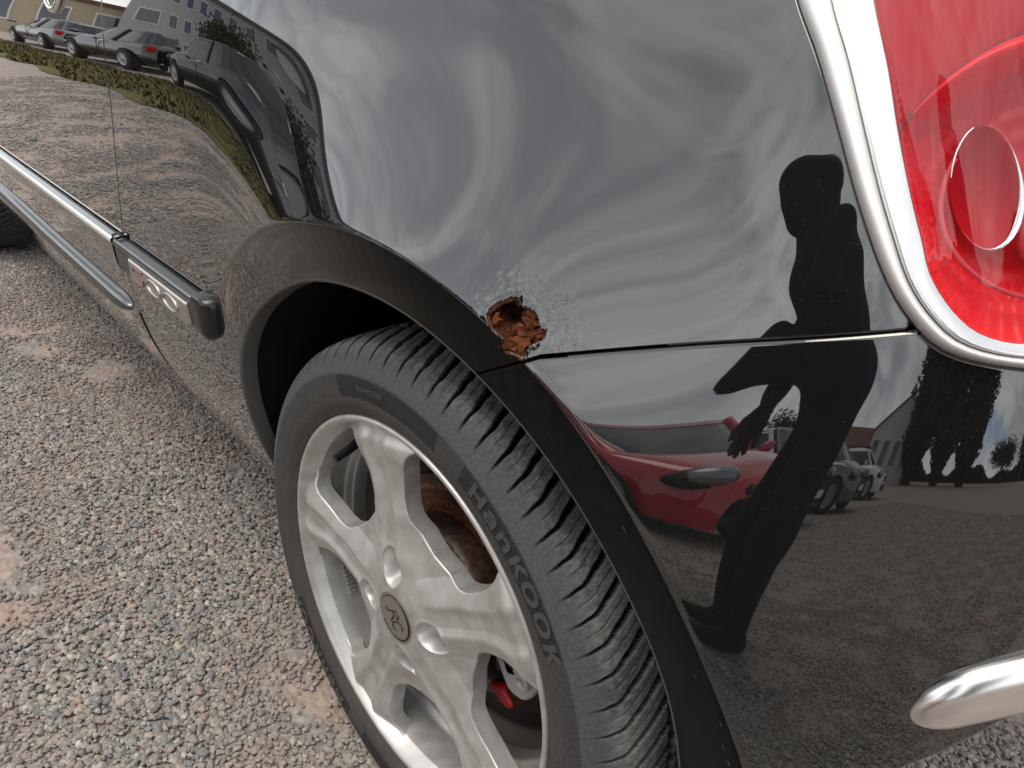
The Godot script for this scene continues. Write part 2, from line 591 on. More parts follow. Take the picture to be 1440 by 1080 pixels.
# a sheet over (u, v), cut where keep(u, v) < 0, its cut edges rounded over and turned in by depth
func sheet(mb: MB, u0: float, u1: float, nu: int, v0: float, v1: float, nv: int, pos: Callable, keep: Callable, depth := 0.008, roll := 0.0012, sg := 1.0, tint = null, into := Vector3.ZERO) -> void:
	var w := nv + 1
	var P := PackedVector3Array()
	var G := PackedFloat32Array()
	P.resize((nu + 1) * w)
	G.resize((nu + 1) * w)
	for i in nu + 1:
		var u := lerpf(u0, u1, float(i) / nu)
		for j in w:
			var v := lerpf(v0, v1, float(j) / nv)
			G[i * w + j] = keep.call(u, v)
			P[i * w + j] = pos.call(u, v)
	var N := PackedVector3Array()
	N.resize(P.size())
	var id := PackedInt32Array()
	id.resize(P.size())
	id.fill(-1)
	for i in nu + 1:
		for j in w:
			var k := i * w + j
			var du := P[mini(i + 1, nu) * w + j] - P[maxi(i - 1, 0) * w + j]
			var dv := P[i * w + mini(j + 1, nv)] - P[i * w + maxi(j - 1, 0)]
			N[k] = du.cross(dv).normalized() * sg
	for i in nu:
		for j in nv:
			var ks := [i * w + j, (i + 1) * w + j, (i + 1) * w + j + 1, i * w + j + 1]
			var inn := 0
			for k in ks:
				if G[k] >= 0.0: inn += 1
			if inn == 0: continue
			for k in ks:
				if G[k] >= 0.0 and id[k] < 0:
					if tint != null: mb.col = tint.call(lerpf(u0, u1, float(k / w) / nu), lerpf(v0, v1, float(k % w) / nv))
					id[k] = mb.add(P[k], N[k])
			if inn == 4:
				mb.quad(id[ks[0]], id[ks[1]], id[ks[2]], id[ks[3]])
				continue
			var ring := PackedInt32Array()
			var cut := PackedInt32Array()
			for e in 4:
				var a: int = ks[e]
				var b: int = ks[(e + 1) % 4]
				if G[a] >= 0.0: ring.append(id[a])
				if (G[a] >= 0.0) != (G[b] >= 0.0):
					var ua := lerpf(u0, u1, float(a / w) / nu)
					var va := lerpf(v0, v1, float(a % w) / nv)
					var ub := lerpf(u0, u1, float(b / w) / nu)
					var vb := lerpf(v0, v1, float(b % w) / nv)
					var lo := 0.0
					var hi := 1.0
					var ga := G[a]
					var gb := G[b]
					var t := 0.5
					for it in 3:
						t = lo + (hi - lo) * clampf(ga / (ga - gb), 0.02, 0.98)
						var gt: float = keep.call(lerpf(ua, ub, t), lerpf(va, vb, t))
						if (gt >= 0.0) == (ga >= 0.0):
							lo = t; ga = gt
						else:
							hi = t; gb = gt
						if absf(gt) < 1e-6: break
					if tint != null: mb.col = tint.call(lerpf(ua, ub, t), lerpf(va, vb, t))
					var q := mb.add(pos.call(lerpf(ua, ub, t), lerpf(va, vb, t)), N[a].lerp(N[b], t).normalized())
					ring.append(q)
					cut.append(q)
			for r in range(1, ring.size() - 1):
				mb.tri(ring[0], ring[r], ring[r + 1])
			if depth > 0.0 and cut.size() >= 2:
				var mid := Vector3.ZERO
				var cnt := 0
				for k in ks:
					if G[k] >= 0.0:
						mid += P[k]; cnt += 1
				mid /= cnt
				for c2 in range(0, cut.size() - 1, 2):
					var pa := mb.v[cut[c2]]
					var pb := mb.v[cut[c2 + 1]]
					var nn := mb.n[cut[c2]]
					var o := (pb - pa).cross(nn).normalized()
					if into != Vector3.ZERO: o = (pb - pa).cross(into).normalized()
					if o.dot((pa + pb) * 0.5 - mid) < 0.0: o = -o
					var rows := [[o * roll * 0.3 - nn * roll * 0.05, (nn * 0.92 + o * 0.4).normalized()], [o * roll * 0.75 - nn * roll * 0.35, (nn + o).normalized()], [o * roll - nn * roll, o], [o * roll + (into if into != Vector3.ZERO else -nn) * depth, o]]
					var ka := cut[c2]
					var kb := cut[c2 + 1]
					for rw in rows:
						var qa := mb.add(pa + rw[0], rw[1])
						var qb := mb.add(pb + rw[0], rw[1])
						mb.quad(ka, kb, qb, qa)
						ka = qa; kb = qb

# ---------------------------------------------------------------- _ready
func _ready() -> void:
	rng.seed = 20240
	var cam := Camera3D.new()
	cam.name = "camera"
	cam.transform = Transform3D(Basis(Vector3.UP, 0.7940459) * Basis(Vector3.RIGHT, -0.4489748) * Basis(Vector3.BACK, 0.0801717), Vector3(0.4608807, 0.8297638, 0.3171859))
	cam.fov = rad_to_deg(2.0 * atan(0.54))
	cam.near = 0.02
	cam.far = 900.0
	add_child(cam)
	cam.current = true
	sky()
	var sun := DirectionalLight3D.new()
	sun.name = "sun"
	sun.light_energy = 0.3
	sun.light_color = Color(1.0, 0.96, 0.9)
	sun.light_angular_distance = 30.0
	sun.shadow_enabled = true
	var sd := Vector3(sin(deg_to_rad(-20)) * cos(deg_to_rad(68)), sin(deg_to_rad(68)), cos(deg_to_rad(-20)) * cos(deg_to_rad(68)))
	sun.look_at_from_position(Vector3.ZERO, -sd, Vector3.RIGHT)
	add_child(sun)
	materials()
	surface_tables()
	outlines()
	ground()
	hatchback()
	surroundings()
	person()

func sky() -> void:
	var w := 2048
	var h := 1024
	var im := Image.create(w, h, false, Image.FORMAT_RGBF)
	var a := FastNoiseLite.new()
	a.seed = 11; a.frequency = 2.5; a.fractal_octaves = 6; a.fractal_gain = 0.60
	a.domain_warp_enabled = true; a.domain_warp_amplitude = 0.22; a.domain_warp_frequency = 1.6; a.domain_warp_fractal_octaves = 2
	var b := FastNoiseLite.new()
	b.seed = 19; b.frequency = 0.9; b.fractal_octaves = 3
	im.fill(Color(0.24, 0.225, 0.21))
	for j in h / 2 + 4:
		var el := PI * (0.5 - (j + 0.5) / h)
		var y := sin(el)
		var cr := cos(el)
		for i in w:
			var az := TAU * ((i + 0.5) / w)
			var d := Vector3(sin(az) * cr, y, cos(az) * cr)
			var kk := pow(maxf(cr, 0.02), 0.4)
			var q := Vector3(d.x / maxf(cr, 0.001) * kk, el * 0.62, d.z / maxf(cr, 0.001) * kk)
			var n := a.get_noise_3d(q.x, q.y, q.z) + 0.26 * a.get_noise_3d(q.x * 2.7 + 3.0, q.y * 2.7, q.z * 2.7)
			var m := b.get_noise_3d(q.x + 7.0, q.y * 0.8, q.z)
			var t := clampf(0.40 + n * 1.05 + m * 0.45, 0.0, 1.0)
			t = t * t * (3.0 - 2.0 * t)
			var c := Color(0.53, 0.555, 0.60).lerp(Color(1.12, 1.12, 1.115), t)
			c *= lerpf(1.08, 0.78, smoothstep(0.25, 0.75, y))
			var low := exp(-maxf(y, 0.0) / 0.09)
			c = c.lerp(Color(1.30, 1.26, 1.18), low * 0.65)
			var hole_ := smoothstep(0.10, 0.34, m * 0.9 - n * 0.5) * exp(-pow((y - 0.13) / 0.09, 2.0))
			c = c.lerp(Color(0.42, 0.62, 0.98), hole_ * 0.85)
			im.set_pixel(i, j, c)
	var pm := PanoramaSkyMaterial.new()
	pm.panorama = ImageTexture.create_from_image(im)
	var sk := Sky.new()
	sk.sky_material = pm
	var env := Environment.new()
	env.background_mode = Environment.BG_SKY
	env.sky = sk
	env.background_energy_multiplier = 1.0
	env.tonemap_mode = Environment.TONE_MAPPER_LINEAR
	env.tonemap_exposure = 1.9
	env.sdfgi_enabled = true
	env.ssao_enabled = true
	env.ssil_enabled = true
	var we := WorldEnvironment.new()
	we.name = "world_environment"
	we.environment = env
	add_child(we)

# ---------------------------------------------------------------- ground
func pebble(seed_: int) -> ArrayMesh:
	var r := RandomNumberGenerator.new()
	r.seed = seed_
	var mb := MB.new()
	var planes := []
	for k in 9:
		planes.append([Vector3(r.randfn(), r.randfn(), r.randfn()).normalized(), r.randf_range(0.62, 0.95)])
	var rows := 5
	var seg := 8
	var pts := []
	for k in rows + 1:
		var t := PI * k / rows
		for j in seg:
			var a := TAU * (j + 0.5 * (k % 2)) / seg
			var d := Vector3(sin(t) * cos(a), cos(t), sin(t) * sin(a))
			var rad := 1.0
			for pl in planes:
				var q: float = d.dot(pl[0])
				if q > 0.05: rad = minf(rad, pl[1] / q)
			pts.append(d * rad)
	for k in rows:
		for j in seg:
			var j2 := (j + 1) % seg
			var q: Array = [pts[k * seg + j], pts[k * seg + j2], pts[(k + 1) * seg + j2], pts[(k + 1) * seg + j]]
			if k == 0: mb.flat([q[0], q[2], q[3]])
			elif k == rows - 1: mb.flat([q[0], q[1], q[2]])
			else: mb.flat(q)
	# the corners are planed flat, so each face keeps its own normal; turn those that look inwards
	for k in mb.v.size():
		if mb.n[k].dot(mb.v[k]) < 0.0: mb.n[k] = -mb.n[k]
	for k in range(0, mb.ix.size(), 3):
		var p0 := mb.v[mb.ix[k]]
		var g := (mb.v[mb.ix[k + 2]] - p0).cross(mb.v[mb.ix[k + 1]] - p0)
		if g.dot(mb.n[mb.ix[k]]) < 0.0:
			var t2 := mb.ix[k + 1]
			mb.ix[k + 1] = mb.ix[k + 2]
			mb.ix[k + 2] = t2
	return mb.mesh()

func stone_color(r: RandomNumberGenerator) -> Color:
	var k := r.randf()
	var c := Color(0.25, 0.235, 0.22)
	if k < 0.08: c = Color(0.15, 0.155, 0.16)
	elif k < 0.34: c = Color(0.22, 0.218, 0.215)
	elif k < 0.62: c = Color(0.29, 0.268, 0.248)
	elif k < 0.78: c = Color(0.31, 0.255, 0.225)
	elif k < 0.88: c = Color(0.38, 0.355, 0.325)
	var f := r.randf_range(0.8, 1.2)
	f *= 1.45
	return Color(c.r * f, c.g * f * 0.985, c.b * f * 0.965)

func ground() -> void:
	var g := thing("gravel_ground", "grey and pinkish gravel car park under the black car", "ground")
	g.set_meta("kind", "structure")
	var mb := MB.new()
	var nz := FastNoiseLite.new()
	nz.seed = 3; nz.frequency = 1.3
	mb.grid(120, 120, func(u: float, v: float) -> Vector3:
		var x := (u - 0.5)
		var z := (v - 0.5)
		x = signf(x) * pow(absf(x) * 2.0, 3.0) * 420.0 + x * 6.0
		z = signf(z) * pow(absf(z) * 2.0, 3.0) * 420.0 + z * 6.0
		var f := exp(-(x * x + z * z) / 60.0)
		return Vector3(x, -0.004 + nz.get_noise_2d(x, z) * 0.006 * f, z), -1.0)
	obj("earth", mb, M.earth, g)
	var dust := FastNoiseLite.new()
	dust.seed = 8; dust.frequency = 2.4; dust.fractal_octaves = 3
	var r := RandomNumberGenerator.new()
	for kind in 5:
		var pm := pebble(100 + kind)
		var xf: Array[Transform3D] = []
		var cl: Array[Color] = []
		for pass_ in 3:
			r.seed = 500 + kind * 10 + pass_
			var want: int = [46000, 27000, 42000][pass_]
			for k in want:
				var x := 0.0
				var z := 0.0
				if pass_ == 0:
					x = r.randf_range(-2.6, 0.75)
					z = r.randf_range(-0.75, 0.75)
				elif pass_ == 1:
					x = r.randf_range(-4.2, 2.0)
					z = r.randf_range(-1.6, 2.2)
				else:
					z = 0.4 + 11.0 * pow(r.randf(), 1.7)
					x = r.randf_range(-9.0, 9.0)
				var d := dust.get_noise_2d(x, z)
				var size := 0.0020 + 0.0033 * pow(r.randf(), 1.7)
				if r.randf() < 0.06: size *= 1.6
				if pass_ == 1: size *= 1.15
				if pass_ == 2: size *= 1.9
				var sink := 0.0
				if d > 0.0:
					if r.randf() < d * 1.7: continue
					sink = size * r.randf_range(0.1, 0.75)
				var b := Basis(Quaternion(Vector3(r.randfn(), r.randfn(), r.randfn()).normalized(), r.randf() * TAU))
				b = Basis(Vector3.UP, r.randf() * TAU) * Basis.from_scale(Vector3(size * r.randf_range(0.9, 1.6), size * r.randf_range(0.6, 0.95), size)) * b
				xf.append(Transform3D(b, Vector3(x, size * r.randf_range(-0.30, 0.25) - sink + nz.get_noise_2d(x, z) * 0.006 * exp(-(x * x + z * z) / 60.0), z)))
				cl.append(stone_color(r).lerp(Color(0.44, 0.355, 0.315), 0.42 * smoothstep(-0.15, 0.25, d)))
		var mm := MultiMesh.new()
		mm.transform_format = MultiMesh.TRANSFORM_3D
		mm.use_colors = true
		mm.mesh = pm
		mm.instance_count = xf.size()
		for k in xf.size():
			mm.set_instance_transform(k, xf[k])
			mm.set_instance_color(k, cl[k])
		var mi := MultiMeshInstance3D.new()
		mi.multimesh = mm
		mi.material_override = M.stone
		mi.name = "loose_stones" if kind == 0 else "loose_stones_%03d" % kind
		mi.set_meta("kind", "stuff")
		g.add_child(mi, true)

# ---------------------------------------------------------------- the black car
func hatchback() -> void:
	var car := thing("black_hatchback", "black hatchback with a rusted hole above its silver rear alloy wheel", "car")
	body_panels(car)
	rust(car)
	tail_light(car)
	trims(car)
	rear_wheel(car)
	front_wheel(car)
	rest_of_car(car)

func main_keep(s: float, y: float) -> float:
	# quarter panel outside the polar ring of the arch, clear of door, seam, lamp and hole patch
	var p := S(s, y)
	var rho := Vector2(p.x - CX, p.y - CY).length()
	var th := atan2(p.y - CY, p.x - CX)
	var g := rho - (RC + 0.02)
	if p.y < CY and p.x < CX: g = minf(g, 9.0)
	g = minf(g, s - door_s(y) - 0.0022)
	if s > 0.05: g = minf(g, y - seam_y(s) - 0.0014)
	if s > 0.21 and y > 0.69: g = minf(g, poly_sd(Vector2(s, y), light_out) - 0.0012)
	# a hair of overlap where the patch meets the seam, so that no gap is left in the corner
	g = minf(g, -patch_sd(s, y) + (0.004 if s > 0.2 and y < seam_y(s) + 0.007 else 0.0))
	return g

static func patch_sd(s: float, y: float) -> float:
	# negative inside... returned positive inside the rectangle round the hole
	return minf(minf(s - 0.105, 0.262 - s), minf(y - 0.625, 0.722 - y))

func polar_pos(u: float, v: float) -> Vector3:
	# u: angle, v: 0 at the edge of the opening to 1 at the outer rim of the ring, dense round the crease
	var e := arch_edge(u)
	var rho := 0.0
	if v < 0.35: rho = lerpf(e, RC - 0.008, v / 0.35)
	elif v < 0.8: rho = lerpf(RC - 0.008, RC + 0.008, (v - 0.35) / 0.45)
	else: rho = lerpf(RC + 0.008, RC + 0.0203, (v - 0.8) / 0.2)
	var q := polar_sy(rho, u)
	return S(q.x, q.y)

func polar_q(u: float, v: float) -> Vector2:
	var e := arch_edge(u)
	var rho := 0.0
	if v < 0.35: rho = lerpf(e, RC - 0.008, v / 0.35)
	elif v < 0.8: rho = lerpf(RC - 0.008, RC + 0.008, (v - 0.35) / 0.45)
	else: rho = lerpf(RC + 0.008, RC + 0.0203, (v - 0.8) / 0.2)
	return polar_sy(rho, u)

func body_panels(car: Node3D) -> void:
	var surf := func(u: float, v: float) -> Vector3: return S(u, v)
	# quarter panel
	var q := MB.new()
	sheet(q, -0.70, 0.56, 420, 0.20, 1.0, 267, surf, main_keep)
	sheet(q, 0.06, 3.42, 420, 0.0, 1.0, 40, polar_pos, func(u: float, v: float) -> float:
		var a := polar_q(u, v)
		var g := 1.0
		if a.x > 0.05: g = minf(g, a.y - seam_y(a.x) - 0.0014)
		g = minf(g, a.y - 0.2)
		g = minf(g, maxf(v - 0.575, (u - 2.46) * 0.4))
		return minf(g, -patch_sd(a.x, a.y)), 0.0, 0.0012, -1.0)
	patch(q, 1.0)
	obj("quarter_panel", q, M.black_paint, car)
	var lip_mesh := ArrayMesh.new()
	for k in 32:
		var lipm := MB.new()
		var hi := 2.46 - 0.036 * k
		var lo := hi - 0.036 if k < 31 else 0.3
		sheet(lipm, lo - 0.015, hi + 0.015, 16 if k < 31 else 126, 0.0, 0.575, 24, polar_pos, func(u: float, v: float) -> float:
			var a := polar_q(u, v)
			var g := minf(u - lo, hi - u) * 0.4
			if a.x > 0.05: g = minf(g, a.y - seam_y(a.x) - 0.0014)
			return minf(g, -patch_sd(a.x, a.y)), 0.0, 0.0012, -1.0)
		if k == 31: patch(lipm, -1.0)
		if lipm.v.is_empty(): continue
		lipm.into(lip_mesh, M["lip_paint_%d" % k])
	var lip_node := MeshInstance3D.new()
	lip_node.mesh = lip_mesh
	put("arch_lip", lip_node, car)
	# the rolled edge of the opening and the stone-chipped lip
	var rolled := MB.new()
	rolled.grid(260, 8, func(u: float, v: float) -> Vector3:
		var th := lerpf(-0.15, 3.42, u)
		var a := polar_sy(arch_edge(th), th)
		var p := S(a.x, a.y)
		var dirn := Vector3(cos(th), sin(th), 0)
		var r := 0.0035
		if v < 0.6:
			var b := v / 0.6 * PI * 0.5
			return p + dirn * (-r * sin(b)) - Vector3(0, 0, r * (1.0 - cos(b)))
		return p - dirn * r - Vector3(0, 0, r + (v - 0.6) / 0.4 * 0.016))
	obj("arch_edge", rolled, M.dusty_edge, car)
	# rear bumper
	var b2 := MB.new()
	var bk := func(s: float, y: float) -> float:
		var p := S(s, y)
		var rho := Vector2(p.x - CX, p.y - CY).length()
		var g := rho - (RC + 0.02)
		g = minf(g, seam_y(s) - 0.0030 - y)
		g = minf(g, y - bumper_bottom(s))
		if s > 0.30 and y > 0.67: g = minf(g, poly_sd(Vector2(s, y), light_out) - 0.0022)
		return g
	sheet(b2, 0.10, 0.56, 230, 0.20, 0.76, 250, surf, bk, 0.012, 0.0035)
	sheet(b2, -0.15, 1.32, 200, 0.575, 1.0, 24, polar_pos, func(u: float, v: float) -> float:
		var a := polar_q(u, v)
		return seam_y(a.x) - 0.0030 - a.y, 0.010, 0.002, -1.0)
	obj("rear_bumper", b2, M.bumper_paint, car)
	var bl := MB.new()
	sheet(bl, -0.15, 1.32, 200, 0.0, 0.575, 24, polar_pos, func(u: float, v: float) -> float:
		var a := polar_q(u, v)
		return seam_y(a.x) - 0.0030 - a.y, 0.010, 0.002, -1.0)
	obj("bumper_lip", bl, M.lip_paint_31, car)
	# door
	var d := MB.new()
	sheet(d, -1.75, -0.50, 250, 0.395, 1.0, 200, surf, func(s: float, y: float) -> float:
		return minf(door_s(y) - 0.0022 - s, minf(y - 0.412, s + 1.74)))
	obj("door", d, M.black_paint, car)
	# sill under the door, and the wing in front of it with its wheel arch
	var sl := MB.new()
	sheet(sl, -3.3, -0.68, 300, 0.20, 1.0, 120, surf, func(s: float, y: float) -> float:
		var g := maxf(minf(0.409 - y, -0.682 - s), -1.745 - s)
		return minf(g, Vector2(s + 2.75, y - 0.30).length() - 0.335))
	sheet(sl, -0.69, -0.25, 60, 0.20, 0.41, 40, surf, func(s: float, y: float) -> float: return -1.0)
	obj("front_wing", sl, M.black_paint, car)
	# dark inner shell behind the gaps
	var inner := MB.new()
	inner.grid(220, 50, func(u: float, v: float) -> Vector3:
		var s := lerpf(-1.8, 0.54, u)
		var y := lerpf(0.42, 0.99, v)
		return lift(s, y, -0.022))
	var cut := MB.new()
	sheet(cut, -1.8, 0.54, 160, 0.36, 0.99, 60, func(u: float, v: float) -> Vector3: return lift(u, v, -0.024), func(u: float, v: float) -> float:
		var p := S(u, v)
		return minf(Vector2(p.x - CX, p.y - CY).length() - 0.362, v - bumper_bottom(u) - 0.03 if u > 0.2 else 1.0), 0.0)
	obj("inner_panel", cut, M.gap_rubber, car)
	# wheel well
	var well := MB.new()
	well.grid(120, 10, func(u: float, v: float) -> Vector3:
		var th := lerpf(-0.45, 3.55, u)
		var rr := arch_edge(th) + 0.004
		var a := polar_sy(arch_edge(th), th)
		var z0 := S(a.x, a.y).z - 0.012
		return Vector3(CX + rr * cos(th), CY + rr * sin(th), lerpf(z0, -0.34, v)))
	well.grid(60, 10, func(u: float, v: float) -> Vector3:
		var th := lerpf(-0.45, 3.55, u)
		var rr := (arch_edge(th) + 0.004) * v
		return Vector3(CX + rr * cos(th), CY + rr * sin(th), -0.34))
	obj("wheel_well", well, M.well_plastic, car)

var crackle: FastNoiseLite
func blister(s: float, y: float) -> float:
	# lifted and cracked paint round the hole
	var d := poly_sd(Vector2(s, y), hole)
	var f := FastNoiseLite.new() if crackle == null else crackle
	if crackle == null:
		f.seed = 77; f.frequency = 48.0; f.fractal_octaves = 3
		crackle = f
	var n := f.get_noise_2d(s, y)
	var n2 := f.get_noise_2d(s * 0.35 + 9.0, y * 0.35)
	var edge_fade := clampf(patch_sd(s, y) / 0.018, 0.0, 1.0)
	var near := exp(-maxf(d, 0.0) / (0.0085 + 0.006 * n2))
	# blisters reach further along the crease and to the right of the hole
	var right := exp(-pow((s - 0.200) / 0.014, 2.0) - pow((y - 0.668) / 0.012, 2.0)) * 0.8
	var left := exp(-pow((s - 0.139) / 0.010, 2.0) - pow((y - 0.684) / 0.010, 2.0)) * 0.8
	var h: float = (near + right * 0.7 + left * 0.7) * (0.00022 + 0.00055 * absf(n) - 0.0002 * n2)
	if d < 0.0035: h += 0.00055 * (1.0 - maxf(d, 0.0) / 0.0035) * (0.5 + n)
	return h * edge_fade

func patch(q: MB, side: float) -> void:
	# side 1: above the crease of the arch, -1: the lip below it
	var pos := func(u: float, v: float) -> Vector3:
		var b := blister(u, v)
		return S(u, v) + Vector3(0.12, 0.15, 0.98) * b
	sheet(q, 0.105, 0.262, 240, 0.625, 0.722, 150, pos, func(u: float, v: float) -> float:
		var g := poly_sd(Vector2(u, v), hole) + 0.0006 * sin(u * 2100.0) * sin(v * 1700.0)
		var p := S(u, v)
		var rho := Vector2(p.x - CX, p.y - CY).length()
		g = minf(g, (rho - RC) * side)
		g = minf(g, rho - arch_edge(atan2(p.y - CY, p.x - CX)))
		return minf(g, v - seam_y(u) - 0.0014), 0.0010, 0.0004)

func rust(car: Node3D) -> void:
	var f := FastNoiseLite.new()
	f.seed = 91; f.frequency = 60.0; f.fractal_octaves = 4
	var c := FastNoiseLite.new()
	c.seed = 92; c.frequency = 75.0; c.noise_type = FastNoiseLite.TYPE_CELLULAR
	c.cellular_return_type = FastNoiseLite.RETURN_CELL_VALUE
	var rustcol := func(n: float, k: float) -> Color:
		var a := Color(0.17, 0.050, 0.022).lerp(Color(0.50, 0.17, 0.075), clampf(0.5 + n * 1.2, 0, 1))
		a = a.lerp(Color(0.60, 0.38, 0.24), clampf(k * 1.2 - 0.5, 0, 0.7))
		return a
	# the eaten inner skin behind the hole
	var mb := MB.new()
	sheet(mb, 0.137, 0.199, 110, 0.645, 0.697, 100, func(u: float, v: float) -> Vector3:
		var d := poly_sd(Vector2(u, v), hole)
		var deep := 0.0045 + 0.010 * sm(-d / 0.016)
		deep += 0.0045 * f.get_noise_2d(u, v) + 0.0035 * c.get_noise_2d(u, v) + 0.002 * f.get_noise_2d(u * 4.0, v * 4.0)
		deep += 0.007 * exp(-pow((u - 0.155) / 0.009, 2.0) - pow((v - 0.681) / 0.007, 2.0))
		return lift(u, v, -maxf(deep, 0.0015)), func(u: float, v: float) -> float:
		return 0.003 - poly_sd(Vector2(u, v), hole), 0.0, 0.0, 1.0, func(u: float, v: float) -> Color:
		var n := f.get_noise_2d(u * 1.3, v * 1.3)
		var k := c.get_noise_2d(u, v)
		var cc: Color = rustcol.call(n, k)
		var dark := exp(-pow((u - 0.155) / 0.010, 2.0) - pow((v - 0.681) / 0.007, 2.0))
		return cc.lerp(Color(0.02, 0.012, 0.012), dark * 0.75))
	obj("rust_cavity", mb, M.rust, car)
	# flakes that stand in the hole, bent and pointed
	var r := RandomNumberGenerator.new()
	r.seed = 17
	var spots := [[0.160, 0.687, 0.006, 0.5], [0.181, 0.671, 0.009, -0.4], [0.172, 0.664, 0.008, 1.2], [0.163, 0.662, 0.008, 0.2], [0.150, 0.674, 0.006, 2.0], [0.166, 0.657, 0.006, -1.0], [0.186, 0.672, 0.005, 0.9], [0.176, 0.678, 0.008, 0.0], [0.168, 0.672, 0.007, 2.6], [0.171, 0.655, 0.005, 0.3]]
	for sp in spots:
		var fl := MB.new()
		var nn := SN(sp[0], sp[1])
		var a := nn.cross(Vector3.UP).normalized()
		var b := a.cross(nn)
		var at := lift(sp[0], sp[1], -0.0045)
		var m := 7
		var rim := []
		m = 11
		for k in m:
			var t: float = TAU * k / m + sp[3]
			var rr: float = sp[2] * r.randf_range(0.5, 1.1)
			rim.append(at + a * cos(t) * rr + b * sin(t) * rr * 0.8 + nn * r.randf_range(-0.003, 0.0035))
		fl.col = (rustcol.call(r.randf_range(-0.3, 0.7), r.randf_range(-0.4, 0.5)) as Color) * 1.25
		for k in m:
			fl.flat([at + nn * 0.0025, rim[k], rim[(k + 1) % m]])
		fl.face(nn)
		obj("rust_flake", fl, M.rust, car)
	# frosted chips of lacquer that have lifted round the hole
	var chips := MB.new()
	for k in 150:
		var c0 := Vector2(r.randfn(0.196, 0.010), r.randfn(0.670, 0.009)) if k < 80 else (Vector2(r.randfn(0.165, 0.012), r.randfn(0.692, 0.005)) if k < 120 else Vector2(r.randfn(0.186, 0.006), r.randfn(0.680, 0.006)))
		if poly_sd(c0, hole) < 0.0012 or c0.y < seam_y(c0.x) + 0.004: continue
		var nn := SN(c0.x, c0.y)
		var ang := r.randf() * TAU
		var ln := r.randf_range(0.0010, 0.0040)
		var wd := r.randf_range(0.00012, 0.0004)
		var e1 := Vector2(cos(ang), sin(ang))
		var e2 := Vector2(-e1.y, e1.x)
		var bend := r.randf_range(-0.5, 0.5)
		var prev := []
		for q in 6:
			var t := q / 5.0 - 0.5
			var m0 := c0 + e1 * ln * t + e2 * ln * bend * (t * t)
			var ww := wd * (1.0 - 3.2 * t * t)
			var h0 := blister(m0.x, m0.y)
			var cur := [lift(m0.x + e2.x * ww, m0.y + e2.y * ww, h0 + 0.00015), lift(m0.x, m0.y, h0 + 0.00045), lift(m0.x - e2.x * ww, m0.y - e2.y * ww, h0 + 0.00015)]
			if q > 0:
				chips.flat([prev[0], prev[1], cur[1], cur[0]])
				chips.flat([prev[1], prev[2], cur[2], cur[1]])
			prev = cur
	chips.face(SN(0.185, 0.678))
	obj("lifted_lacquer", chips, M.primer_chip, car).set_meta("kind", "stuff")
	# stone chips and scuffs on the edge of the bumper beside the wheel
	for k in 5:
		var nick := MB.new()
		var th := deg_to_rad([33.0, 31.0, 27.0, 25.5, 47.0][k % 5] + r.randf_range(-1.5, 1.5))
		var a0 := polar_sy(RC + r.randf_range(-0.016, 0.003), th)
		var n0 := SN(a0.x, a0.y)
		var p0 := lift(a0.x, a0.y, 0.00025)
		var along_ := Vector3(-sin(th), cos(th), 0.0)
		along_ = (along_ - n0 * n0.dot(along_)).normalized()
		var side_ := n0.cross(along_)
		var l0 := r.randf_range(0.0008, 0.0045)
		var w0 := r.randf_range(0.00012, 0.0004)
		nick.flat([p0 - along_ * l0, p0 + side_ * w0, p0 + along_ * l0 * r.randf_range(0.6, 1.2), p0 - side_ * w0 * 0.7])
		nick.face(n0)
		obj("paint_chip", nick, M.primer_chip, car)
	# the raw, orange rim of the torn metal
	var rim2 := MB.new()
	var m2 := hole.size()
	for k in m2:
		for q in 6:
			var p := hole[k].lerp(hole[(k + 1) % m2], q / 6.0)
			var p2 := hole[k].lerp(hole[(k + 1) % m2], (q + 1) / 6.0)
			var ctr := Vector2(0.168, 0.669)
			var w1 := 0.0012 + 0.0014 * absf(f.get_noise_2d(p.x * 3.0, p.y * 3.0))
			var w2 := 0.0012 + 0.0014 * absf(f.get_noise_2d(p2.x * 3.0, p2.y * 3.0))
			rim2.col = (rustcol.call(0.4 + f.get_noise_2d(p.x * 2.0, p.y), 0.55) as Color).lerp(Color(0.55, 0.47, 0.40), clampf(0.35 + 1.2 * f.get_noise_2d(p.x * 5.0, p.y * 5.0) + 25.0 * (p.x - 0.168), 0.0, 0.85))
			rim2.flat([lift(p.x, p.y, 0.0003), lift(p2.x, p2.y, 0.0003), lift(p2.x + (ctr.x - p2.x) * w2 / 0.015, p2.y + (ctr.y - p2.y) * w2 / 0.015, -0.0022), lift(p.x + (ctr.x - p.x) * w1 / 0.015, p.y + (ctr.y - p.y) * w1 / 0.015, -0.0022)])
	rim2.face(SN(0.168, 0.669))
	obj("rust_rim", rim2, M.rust, car)

func ring_between(mb: MB, fr: Array) -> void:
	# rings between the outer and inner outline of the lamp; fr holds Vector2(fraction, height)
	var m := light_out.size()
	var rows := fr.size()
	var P := []
	for k in rows:
		for i in m:
			var p: Vector2 = light_out[i].lerp(light_in[i], fr[k].x)
			P.append(lift(p.x, p.y, fr[k].y))
	var base := mb.v.size()
	for k in rows:
		for i in m:
			var du: Vector3 = P[k * m + (i + 1) % m] - P[k * m + (i + m - 1) % m]
			var dv: Vector3 = P[mini(k + 1, rows - 1) * m + i] - P[maxi(k - 1, 0) * m + i]
			mb.add(P[k * m + i], -du.cross(dv).normalized())
	for k in rows - 1:
		for i in m:
			mb.quad(base + k * m + i, base + k * m + (i + 1) % m, base + (k + 1) * m + (i + 1) % m, base + (k + 1) * m + i)

